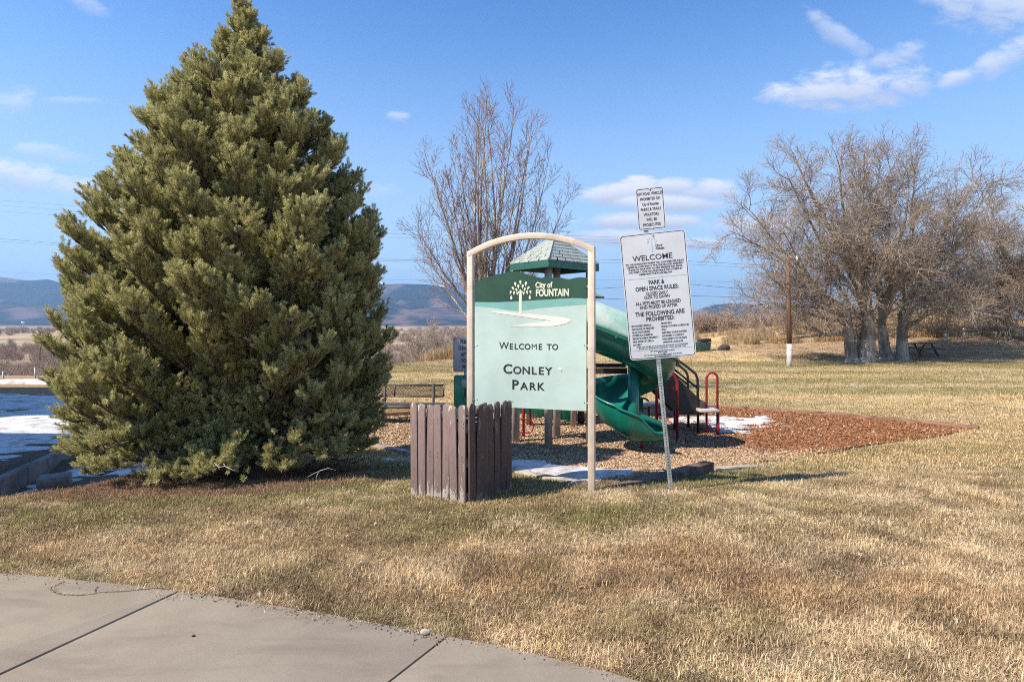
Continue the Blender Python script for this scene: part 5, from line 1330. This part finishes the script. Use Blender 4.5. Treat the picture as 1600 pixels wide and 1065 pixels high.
# --- the two big spreading trees
def big(name, label, px, py, spreads, seed, Hpx):
    g = G(px, py); st = []; r = random.Random(seed)
    segs = []; 
    for k,(dx,dy,lean,Lt,rad) in enumerate(spreads['trunks']):
        base = Vector((dx,dy,-.3)); s1 = grow(seed+k, [(base,(lean,r.uniform(-.1,.1),1),Lt,rad)], [dict(seg=6,up=.02,tip=.62,wander=.05)])
        # flared foot
        segs += [(base, base+Vector((0,0,.55)), rad*1.5, rad*1.05, 0)] + s1; top = s1[-1][1]; rt = s1[-1][3]; rt0 = rad
        for (px_,py_,dyd) in spreads['limbs'][k]:
            tp = at(px_,py_,g.y+dyd) - g; h = r.uniform(.62,1.0); a = s1[min(len(s1)-1,int(h*len(s1)))][1]; d = tp-a; L = d.length*.91
            st.append((a, (d.normalized()+Vector((0,0,.18*(1-abs(d.normalized().z))-.02))).normalized(), L, rt*r.uniform(.50,.72)))
    lv = [dict(seg=11,up=-.012,wander=.085,tip=.16), dict(n=10,t0=.16,ang=42,len=2.5,radf=.5,minr=.03,seg=7,up=.03,wander=.12,tip=.3), dict(n=6,t0=.12,ang=42,len=1.45,radf=.5,minr=.015,seg=5,up=.03,wander=.13,tip=.4),
          dict(n=6,t0=.12,ang=40,len=.95,radf=.6,minr=.0095,seg=3,up=.02,wander=.14,tip=.5), dict(n=3,t0=.1,ang=36,len=.5,radf=.7,minr=.0075,seg=2,up=.0,wander=.12,tip=.6)]
    s2 = grow(seed+50, st, lv); 
    # small sprouts hanging round the trunks
    sp = [(s[0].lerp(s[1], r.random()), (r.uniform(-1,1), r.uniform(-1,1), r.uniform(-.2,1)), r.uniform(.5,1.6), .016) for s in segs for _ in range(16) if s[0].z > .9]
    s3 = grow(seed+70, sp, [dict(seg=4,up=-.05,wander=.2,tip=.4), dict(n=4,t0=.2,ang=45,len=.5,radf=.7,minr=.009,seg=3,up=-.05,wander=.2,tip=.5)])
    segs = segs + [(a,b_,c,d,l+1) for a,b_,c,d,l in s2] + [(a,b_,c,d,4) for a,b_,c,d,l in s3]
    rk = random.Random(4)
    segs = [s for s in segs if s[4] < 2 or min(s[0].z, s[1].z) > 2.0 + .9*math.sin(s[0].x*1.3) or (math.hypot(s[0].x, s[0].y) > 2.5 and min(s[0].z, s[1].z) > 1.5) or (math.hypot(s[0].x,s[0].y) < 1.2 and s[0].z > .8)]
    print(name, len(segs))
    make_tree(name, label, g, segs, m_bark, 1, colf=[(1,1,1),(1,.97,.94),(.92,.90,.88),(.98,.94,.91),(1.06,.99,.95),(1.08,1.0,.95)], sides=(12,8,5,3,3,3))
big('cottonwood_tree','larger of two spreading bare trees, trunks just right of the wooden pole', 1345, 566,
    dict(trunks=[(-.45,0,-.14,2.9,.34),(.22,-.1,.03,3.1,.42),(.05,.5,.05,2.9,.30)],
         limbs=[[(1130,430,-1),(1150,470,1.5),(1135,325,0),(1165,285,1),(1230,500,-2),(1185,380,-3),(1215,545,1)],[(1210,250,1),(1260,228,-1.5),(1300,205,1),(1350,198,0),(1380,215,-1),(1250,330,-3)],[(1330,260,4),(1395,240,3),(1290,300,4),(1200,330,4),(1360,330,-3),(1270,420,-4)]]), 21, 0)
big('cottonwood_tree','slightly smaller bare tree with dark trunk hollow, right neighbour of the largest tree', 1397, 562,
    dict(trunks=[(-.25,.2,-.12,2.7,.34),(.38,-.1,.12,3.0,.34)],
         limbs=[[(1395,300,1),(1420,240,0),(1430,262,-1),(1400,380,-3),(1370,300,2),(1425,320,-2.5)],[(1515,250,0),(1500,250,1.5),(1470,235,-1),(1508,340,-1.5),(1505,420,1.5),(1518,480,0),(1490,330,-3),(1510,470,-3),(1480,520,1),(1515,300,2),(1450,420,3)]]), 33, 0)
# --- tree leaning in from the right edge
g = G(1625, 532); st = []
segs = grow(3, [((0,0,-.3),(.05,0,1),2.4,.36),((-.5,0,-.2),(-.9,0,.8),3.2,.24)], [dict(seg=5,up=.0,tip=.6,wander=.05)])
tops_ = [(1495,360),(1520,345),(1560,340),(1600,355),(1480,440),(1490,490),(1500,520),(1545,400),(1590,420),(1640,330),(1700,380),(1740,450),(1530,455),(1570,470)]
rr3 = random.Random(2)
for (px_,py_) in tops_:
    a = Vector((rr3.uniform(-.9,.2),0,rr3.uniform(1.1,2.3))); d = at(px_,py_,g.y+rr3.uniform(-3,3))-g-a; st.append((a,(d.normalized()+Vector((0,0,.1))).normalized(),d.length,.13))
s2 = grow(91, st, [dict(seg=9,up=-.01,wander=.09,tip=.18), dict(n=10,t0=.15,ang=44,len=2.6,radf=.5,minr=.028,seg=6,up=.03,wander=.12,tip=.3), dict(n=8,t0=.12,ang=42,len=1.4,radf=.5,minr=.017,seg=4,up=.03,wander=.13,tip=.4), dict(n=6,t0=.12,ang=40,len=.8,radf=.6,minr=.012,seg=3,up=.02,wander=.14,tip=.5), dict(n=3,t0=.1,ang=36,len=.45,radf=.7,minr=.010,seg=2,up=0,wander=.12,tip=.6)])
make_tree('cottonwood_tree','bare tree on the mound leaning in from the right edge', g, segs+[(a,b_,c,d,l+1) for a,b_,c,d,l in s2], m_bark, 1, colf=[(1,1,1),(1,.97,.94),(1,.97,.94),(1.05,.98,.93),(1.08,1.0,.95)])

# --- trees of the valley wood
m_vb = barkmat('valley_bark', (.46,.405,.335), (.26,.22,.18), sc_=1)
def vtree(seed, H, spread, dens=1.0, tw=.016):
    r = random.Random(seed); n0 = r.randint(2,4)
    st = [((r.uniform(-.2,.2),r.uniform(-.2,.2),-.5),(r.uniform(-.25,.25),r.uniform(-.25,.25),1),H*r.uniform(.6,.8),.12) for _ in range(n0)]
    lv = [dict(seg=6,up=.03,wander=.09,tip=.25), dict(n=int(11*dens),t0=.15,ang=38,len=H*.40*spread,radf=.5,minr=.03,seg=5,up=.07,wander=.1,tip=.3), dict(n=8,t0=.15,ang=36,len=H*.20*spread,radf=.5,minr=.02,seg=4,up=.06,wander=.12,tip=.4), dict(n=6,t0=.1,ang=34,len=H*.10*spread,radf=.7,minr=tw,seg=2,up=.03,wander=.12,tip=.5)]
    return grow(seed, st, lv)
protos = []
for s_,H_,sp_ in ((201,7.5,.9),(202,9.5,.8),(203,6.5,1.15),(204,8.5,1.0)):
    sg = vtree(s_, H_, sp_); cf = [(1,1,1),(1,.95,.9),(1,.9,.85),(1.05,.92,.86)]
    protos.append((tree_mesh('trunk',[s for s in sg if s[4]==0],m_vb,(6,4,3,3),cf), tree_mesh('crown',[s for s in sg if s[4]>0],m_vb,(6,4,3,3),cf)))
def valley_tree(px, Yd, s_, k, lab, grp, rz):
    x = (px-CX)/F*Yd; o = empty('bare_tree', (x, Yd, tz(x,Yd)-.1), rz); o.scale = (s_,s_,s_); tag(o, lab, 'tree', grp)
    link('trunk', protos[k][0], o); c = link('crown', protos[k][1], o); c['kind'] = 'stuff'
rv = random.Random(77)
for i,(px_,Yd,s_) in enumerate([(630,74,1.25),(652,80,1.42),(676,72,1.15),(700,78,1.38),(722,70,1.1),(745,82,1.3),(610,88,1.3),(665,95,1.45),(690,64,.85),(640,62,.75),(715,60,.72),(590,75,1.2),(780,74,1.2),(820,84,1.2),(560,85,1.2),(520,80,1.1),(735,92,1.35),(600,66,.8),(755,66,.8)]):
    valley_tree(px_, Yd, s_*.86, i % 4, ('taller' if s_ > 1.2 else 'low') + ' bare tree in the valley thicket ' + ('hidden behind the pine' if px_ < 600 else 'just right of the pine' if px_ < 650 else 'midway between the pine and the welcome board' if px_ < 690 else 'beside the left post of the welcome board' if px_ < 750 else 'behind the welcome board'), 'bare trees of the valley thicket', rv.uniform(0,6))
for i in range(46):
    px_ = rv.uniform(1080,1600) if i < 30 else rv.uniform(930,1090); Yd = rv.uniform(95,190)
    valley_tree(px_, Yd, rv.uniform(.45,.75), rv.randrange(4), 'low bare tree in far brush ' + ('seen beneath the rules board' if px_ < 1090 else 'between the rules board and the wooden pole' if px_ < 1225 else 'behind the big spreading trees' if px_ < 1480 else 'right of the big spreading trees'), 'low trees beyond the lawn', rv.uniform(0,6))
for i in range(34):
    px_ = rv.uniform(-160,140); Yd = rv.uniform(120,225)
    valley_tree(px_, Yd, rv.uniform(.5,.85), rv.randrange(4), ('grey bare tree on the valley floor behind the pine' if px_ > 85 else 'grey bare tree on the valley floor left of the pine' if px_ > 0 else 'grey bare tree on the valley floor beyond the left edge'), 'bare trees on the valley floor', rv.uniform(0,6))
# --- brush, tall dry grass
bsrc = []
for s_ in (301,302,303):
    r = random.Random(s_); st = [((r.uniform(-.6,.6),r.uniform(-.6,.6),-.2),(r.uniform(-.7,.7),r.uniform(-.7,.7),1),r.uniform(1.2,2.4),.03) for _ in range(16)]
    sg = grow(s_, st, [dict(seg=4,up=.03,wander=.1,tip=.3), dict(n=9,t0=.1,ang=38,len=.9,radf=.6,minr=.016,seg=3,up=.04,wander=.12,tip=.5), dict(n=5,t0=.1,ang=36,len=.4,radf=.7,minr=.012,seg=2,up=.02,wander=.12,tip=.6)])
    bsrc.append(source('brush_shape', tree_mesh('brush_shape', sg, m_vb, (3,3,3), [(1,.9,.82),(1.05,.9,.82),(1.1,.92,.84)])))
n_ = 4300; yy = RNG.uniform(56**.5, 260**.5, n_)**2; uu = RNG.uniform(-1.05,1.05,n_); xx = uu*yy; yb = np.interp(xx,BROW_X,BROW_Y)
dn = fbm(xx/26, yy/34, 55, 3); ok = (yy > yb+6) & (dn > .43) & ~((uu<-.6)&(yy<52)); 
sel = ok; xx, yy = xx[sel], yy[sel]; n_ = len(xx)
o = scatter('brush', np.stack([xx,yy,terrain(xx,yy)],1), np.stack([np.zeros(n_),np.zeros(n_),RNG.uniform(0,6.28,n_)],1), RNG.uniform(.8,1.6,n_), bsrc, RNG.integers(0,3,n_)); tag(o, 'grey-brown leafless brush covering the valley floor', 'brush', kind='stuff')
# far woods as low scrub, larger clumps
n_ = 2600; yy = RNG.uniform(260**.5, 1100**.5, n_)**2; uu = RNG.uniform(-1.05,1.05,n_); xx = uu*yy; dn = fbm(xx/120, yy/70, 66, 3); ok = (dn > .56) | ((uu > -.1) & (dn > .42)); xx, yy = xx[ok], yy[ok]; n_=len(xx)
o = scatter('far_scrub', np.stack([xx,yy,terrain(xx,yy)],1), np.stack([np.zeros(n_),np.zeros(n_),RNG.uniform(0,6.28,n_)],1), RNG.uniform(1.6,3.2,n_), bsrc, RNG.integers(0,3,n_)); tag(o, 'far dark scrub dotted over the plain', 'scrub', kind='stuff')
m_tall = leafmat('tall_dry_grass', .7, .3)
tallsrc = [clump('tall_grass', 60, .35, .95, .022, .32, s, m_tall) for s in (11,12)]
def tall(px0,px1,n,Ya,Yb,s0,s1,seed):
    r = np.random.default_rng(seed); px_ = r.uniform(px0,px1,n); yy = r.uniform(Ya,Yb,n); xx = (px_-CX)/F*yy; yb = np.interp(xx,BROW_X,BROW_Y)
    yy = yb + (yy-Ya); xx = (px_-CX)/F*yy; d = fbm(xx*.35, yy*.35, seed, 3); k = d > .42; return xx[k], yy[k], r.uniform(s0,s1,k.sum())*(.5+d[k])
A = [tall(1225,1480,900,0,5,.40,.85,1), tall(1480,1700,300,0,6,.3,.6,2), tall(1085,1230,260,1.5,8,.3,.6,3), tall(655,740,420,1,7,.8,1.3,4), tall(560,660,200,2,7,.4,.8,5), tall(930,1090,200,2,8,.4,.8,6)]
xx = np.concatenate([a[0] for a in A]); yy = np.concatenate([a[1] for a in A]); ss_ = np.concatenate([a[2] for a in A]); n_=len(xx)
cc = lerp(np.array((.54,.36,.18))*np.ones((n_,1)), np.array((.40,.31,.19)), RNG.uniform(0,1,n_))*RNG.uniform(.75,1.15,(n_,1))
o = scatter('tall_dry_grass', np.stack([xx,yy,terrain(xx,yy)],1), np.stack([RNG.normal(0,.1,n_),RNG.normal(0,.1,n_),RNG.uniform(0,6.28,n_)],1), ss_, tallsrc, RNG.integers(0,2,n_), colr=cc); tag(o, 'tall golden dry grass along the far edge of the lawn', 'tall grass', kind='stuff')

# ================================================================== THE PINE
m_pbark = barkmat('pine_bark', (.20,.145,.11), (.085,.06,.048), sc_=8)
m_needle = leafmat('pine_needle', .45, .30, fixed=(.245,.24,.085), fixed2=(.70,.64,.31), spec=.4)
def shoot(name, seed, nn=58, L=.062, nl=.033, wd=.0034):
    r = np.random.default_rng(seed); V=[]; Fq=[]; C=[]
    for i in range(nn):
        q = (i/nn)**.8; z = L*q; a = i*2.399 + r.uniform(-.4,.4); sp_ = (1.15-.65*q)*r.uniform(.7,1.25); d = Vector((math.cos(a)*math.sin(sp_), math.sin(a)*math.sin(sp_), math.cos(sp_)))
        l_ = nl*r.uniform(.75,1.15); s_ = d.cross(Vector((r.uniform(-1,1),r.uniform(-1,1),r.uniform(-1,1)))).normalized()*wd*.5; p = Vector((0,0,z)); b0=len(V)
        V += [p-s_*.6, p+s_*.6, p+d*l_*.6+s_, p+d*l_*.6-s_]; V += [p+d*l_]; Fq += [(b0,b0+1,b0+2,b0+3),(b0+3,b0+2,b0+4,b0+4)]
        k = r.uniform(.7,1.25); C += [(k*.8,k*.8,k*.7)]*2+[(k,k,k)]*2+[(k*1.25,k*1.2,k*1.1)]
    me = bpy.data.meshes.new(name); F2 = [f if f[2]!=f[3] else f[:3] for f in Fq]; me.from_pydata([tuple(v) for v in V],[],F2)
    a = me.color_attributes.new('col','FLOAT_COLOR','POINT'); a.data.foreach_set('color', np.concatenate([np.array(C),np.ones((len(C),1))],1).astype(np.float32).ravel()); me.materials.append(m_needle); me.update()
    return source(name, me)
shoots = [shoot('pine_shoot', s, nn) for s, nn in ((1,58),(2,50),(3,64))]
PX_, PY_ = (383-CX)/F*7.4, 7.4; pz = tz(PX_, PY_)
pine = empty('pine_tree', (PX_, PY_, pz)); tag(pine, 'dense bushy olive green pine tree left of the slatted enclosure', 'tree')
HT = 5.50 - pz
PR = [(0.0,1.80),(.35,1.98),(.9,2.08),(1.3,2.14),(1.9,2.10),(2.55,2.08),(3.1,1.93),(3.5,1.62),(3.9,1.42),(4.3,1.15),(4.7,.80),(5.0,.50),(5.3,.26),(5.6,.08)]
PK = .85
def prad(z): return float(np.interp(z, [a for a,_ in PR], [b*PK for _,b in PR]))
def paxis(z): return -.16*min(1,max(0,1-z/6.0)) + .02     # the crown leans a little to the left of the trunk
rp_ = random.Random(99); segs=[]; SP=[]; SD=[]; SS=[]; ST=[]
tk = [(Vector((0,0,-.25)),.135),(Vector((.01,0,.6)),.115),(Vector((-.03,.02,1.6)),.098),(Vector((-.07,0,2.8)),.075),(Vector((-.10,.01,4.0)),.050),(Vector((-.12,0,5.2)),.026),(Vector((-.12,0,HT-.12)),.010)]
for i in range(len(tk)-1): segs.append((tk[i][0],tk[i+1][0],tk[i][1],tk[i+1][1],0))
def tpos(z):
    for i in range(len(tk)-1):
        if tk[i][0].z <= z <= tk[i+1][0].z: return tk[i][0].lerp(tk[i+1][0],(z-tk[i][0].z)/(tk[i+1][0].z-tk[i][0].z))
    return tk[-1][0].copy()
HOLES = [(-2.45, 0.65, 0.3, 0.23), (-2.75, 0.91, 0.17, 0.2), (-2.12, 0.98, 0.2, 0.13), (-2.19, 1.37, 0.16, 0.12), (-2.62, 0.38, 0.19, 0.15), (-1.72, 0.71, 0.12, 0.13), (-3.32, 0.58, 0.11, 0.12), (-3.88, 0.98, 0.08, 0.07)]      # thin places low in the front of the crown
zs_l = []; NL = 330
cum = np.cumsum([prad(q/200*HT)**.9+.34 for q in range(200)]); cum = cum/cum[-1]
for i in range(NL):
    zt_l = float(np.interp((i+.5)/NL, cum, np.arange(200)/200*HT)); az = i*2.39996 + rp_.uniform(-.25,.25)
    ca, sa = math.cos(az), math.sin(az)
    rad_ = prad(zt_l)*rp_.uniform(.88,1.0)*(1+.04*math.sin(3*az+zt_l*1.7)); tipx = paxis(zt_l)
    tip = Vector((tipx+ca*rad_, sa*rad_*.93, zt_l)); z0 = max(.22, zt_l - rad_*(.50+.2*rp_.random()) + (.25 if zt_l<.8 else 0)); 
    if zt_l < .9: z0 = zt_l + .25
    st_ = tpos(min(z0, HT-.2)); L = (tip-st_).length
    if az is None: pass
    # an opening low in the front, right of the trunk, where the bare inside shows
    bare = (sa < -.35) and (-.25 < ca < .62) and (.35 < zt_l < 1.75); 
    if bare and rp_.random() < .85: tip = st_.lerp(tip, .55); L *= .55
    pts = []
    mid_ = st_.lerp(tip,.5) + Vector((0,0,-.10*L if zt_l>.9 else .02)); ns = 7
    for k in range(ns+1):
        q = k/ns; p = st_*(1-q)**2 + mid_*2*q*(1-q) + tip*q*q; p = p + Vector((rp_.gauss(0,.012),rp_.gauss(0,.012),rp_.gauss(0,.012)))*L*(0<k<ns); pts.append(p)
    rb = .010+.011*L
    for k in range(ns): segs.append((pts[k],pts[k+1],rb*(1-.8*k/ns),rb*(1-.8*(k+1)/ns),1))
    nsec = int(8+13*min(1.3,L/1.6)); 
    tn = .5 + .35*math.sin(i*1.7)
    for k in range(nsec+1):
        q = 1.0 if k == nsec else (.30+.70*((k+rp_.random())/nsec)**.75); fi = min(q*ns, ns-.001); j = int(fi); p = pts[j].lerp(pts[j+1], fi-j); dm = (pts[j+1]-pts[j]).normalized()
        side = 1 if k%2 else -1; hz = Vector((-dm.y,dm.x,0)); hz = hz.normalized() if hz.length>.01 else Vector((1,0,0))
        if k == nsec: d = (dm+Vector((0,0,.55))).normalized(); l2 = .18
        else: d = (dm*rp_.uniform(.35,1.0)+hz*side*rp_.uniform(.3,1.0)+Vector((0,0,rp_.uniform(-.05,.85)))).normalized(); l2 = rp_.uniform(.16,.38)*(1.15-.35*q)*min(1,.55+L/2.4)
        if zt_l > 5.0: l2 *= .7; d = (d+Vector((0,0,.5))).normalized()
        p2 = p+d*l2*.55; p3 = p2+(d+Vector((0,0,.38))).normalized()*l2*.45
        segs.append((p,p2,.008,.006,2)); segs.append((p2,p3,.006,.004,2))
        fol = q > .42 or rp_.random() < .35
        if not fol: continue
        m_ = int(8+l2*40); 
        for s_ in range(m_):
            f = .18+.82*(s_+rp_.random())/m_; pp0 = p.lerp(p2,f/.55) if f < .55 else p2.lerp(p3,(f-.55)/.45); 
            aa = rp_.uniform(0,6.28); dd = ((p3-p).normalized()*.75 + Vector((math.cos(aa),math.sin(aa),0))*rp_.uniform(.2,.85) + Vector((0,0,rp_.uniform(.1,.75)))).normalized()
            if pp0.z + pz < -.02 + 0: continue
            wp_ = pp0 + Vector((PX_,PY_,pz)); hole = False
            for (hx,hz,wx,wz) in HOLES:
                hole = hole or (5.2 < wp_.y < 7.3 and ((wp_.x-hx)/wx)**2 + ((wp_.z-hz)/wz)**2 < 1)
            if hole and rp_.random() < .9: continue
            ln = rp_.uniform(.02,.10); p4 = pp0+dd*ln
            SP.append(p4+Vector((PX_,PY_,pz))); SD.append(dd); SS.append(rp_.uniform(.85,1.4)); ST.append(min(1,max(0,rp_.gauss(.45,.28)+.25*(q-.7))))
print('pine shoots', len(SP))
cfp = [(1,1,1),(1,1,1),(1.3,1.25,1.15)]
link('trunk', tree_mesh('trunk',[s for s in segs if s[4]==0],m_pbark,(12,),cfp), pine)
link('limbs', tree_mesh('limbs',[s for s in segs if s[4]>0],m_pbark,(6,5,3),cfp), pine)['kind']='stuff'
SP = np.array([p[:] for p in SP]); loc0 = np.array((PX_,PY_,pz)); rots = np.array([list(d.to_track_quat('Z','Y').to_euler()) for d in SD])
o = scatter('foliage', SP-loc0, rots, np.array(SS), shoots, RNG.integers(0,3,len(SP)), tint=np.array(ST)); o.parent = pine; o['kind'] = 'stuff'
# pale dead twigs at its skirt
dt = MB()
for (px_,py_,Yd) in ((352,728,5.75),(500,735,6.0)):
    p = at(px_,py_,Yd)-Vector((PX_,PY_,pz))
    for k in range(3):
        q = p+Vector((rp_.uniform(-.16,.16),rp_.uniform(-.08,.08),rp_.uniform(-.10,.06))); m1 = p.lerp(q,.5)+Vector((rp_.uniform(-.02,.02),0,rp_.uniform(-.03,.03))); dt.tube([p,m1,q],[.0035,.003,.002],5)
m_dead = pmat('dead_twig', (.50,.44,.38), .8, .15, 9); tag(dt.build('dead_twigs', m_dead, pine, smooth=True), kind='stuff')
# litter of brown needles and cones under it
lit = [clump('needle_litter', 30, .10, .03, .004, 1.3, 21, m_grass)]
n_ = 3400; aa = RNG.uniform(0,6.28,n_); q = np.sqrt(RNG.uniform(0,1,n_)); xx = -3.55+1.95*q*np.cos(aa); yy = 6.9+1.6*q*np.sin(aa); cc = np.array((.27,.175,.11))*RNG.uniform(.5,1.7,(n_,1))
k_s = xx > np.interp(yy,CREST_Y,CREST_X)-.5; xx,yy,cc = xx[k_s],yy[k_s],cc[k_s]; n_=len(xx)
o = scatter('needle_litter', np.stack([xx,yy,terrain(xx,yy)],1), np.stack([np.zeros(n_),np.zeros(n_),RNG.uniform(0,6,n_)],1), RNG.uniform(.6,1.3,n_), lit, np.zeros(n_), colr=cc); tag(o, 'brown needle litter below the pine', 'needle litter', kind='stuff')

# ---- fallen leaves and loose straw on the near lawn and the path's edge
def leaf_src(name, seed, l, w_):
    r = random.Random(seed); V=[]; 
    for i in range(5):
        q = i/4; ww = w_*math.sin(math.pi*min(.97,q*.9+.08)); z = .006+.010*math.sin(q*3+seed)
        V += [(l*(q-.5),-ww,z+r.uniform(0,.006)),(l*(q-.5),0,z-.004),(l*(q-.5),ww,z+r.uniform(0,.006))]
    Fq = [(i*3+j,i*3+j+1,i*3+j+4,i*3+j+3) for i in range(4) for j in range(2)]
    return source(name, fast_mesh(name, V, Fq, m_grass, True, np.ones((15,3))*np.linspace(.8,1.15,15)[:,None]))
lv_src = [leaf_src('fallen_leaf', s, .034, .010) for s in (1,2)] + [leaf_src('fallen_leaf', 3, .05, .0022)]
n_ = 2600; x_, y_ = frus(n_, 2.3, 8.5); k_s = lawn_ok(x_, y_); x_, y_ = x_[k_s], y_[k_s]
kd = fbm(x_*1.3, y_*1.3, 321, 3) > .42; x_, y_ = x_[kd], y_[kd]
# loose straw blown onto the concrete along its edge
ne = 260; tt = RNG.uniform(0,1,ne)*(len(WALK_EDGE)-5)+1; i0 = tt.astype(int); fr = tt-i0; we_ = np.array(WALK_EDGE)
ex = we_[i0]*(1-fr[:,None])+we_[i0+1]*fr[:,None]; off_ = np.abs(RNG.normal(0,.035,ne)); exx = ex[:,0]-off_*.25; exy = ex[:,1]-off_
X2 = np.concatenate([x_, exx]); Y2 = np.concatenate([y_, exy]); Z2 = np.concatenate([terrain(x_,y_)+.012, np.full(ne,.0225)]); n_ = len(X2)
id_ = np.concatenate([RNG.integers(0,3,len(x_)), np.full(ne,2)])
cc = lerp(np.array((.30,.19,.10))*np.ones((n_,1)), np.array((.60,.50,.36)), RNG.uniform(0,1,n_)); 
o = scatter('fallen_leaves', np.stack([X2,Y2,Z2],1), np.stack([RNG.normal(0,.06,n_),RNG.normal(0,.06,n_),RNG.uniform(0,6.28,n_)],1), RNG.uniform(.5,1.1,n_), lv_src, id_, colr=cc); tag(o, 'scattered dead leaves and loose straw on the near lawn', 'fallen leaves', kind='stuff')

# ================================================================== lettering becomes mesh
dg_ = bpy.context.evaluated_depsgraph_get()
for o in [o for o in SC.objects if o.type == 'FONT']:
    me = bpy.data.meshes.new_from_object(o.evaluated_get(dg_)); me.name = 'lettering'
    n = bpy.data.objects.new('lettering', me); COL.objects.link(n); n.parent = o.parent; n.location = o.location; n.rotation_euler = o.rotation_euler; n.scale = o.scale
    bpy.data.objects.remove(o)
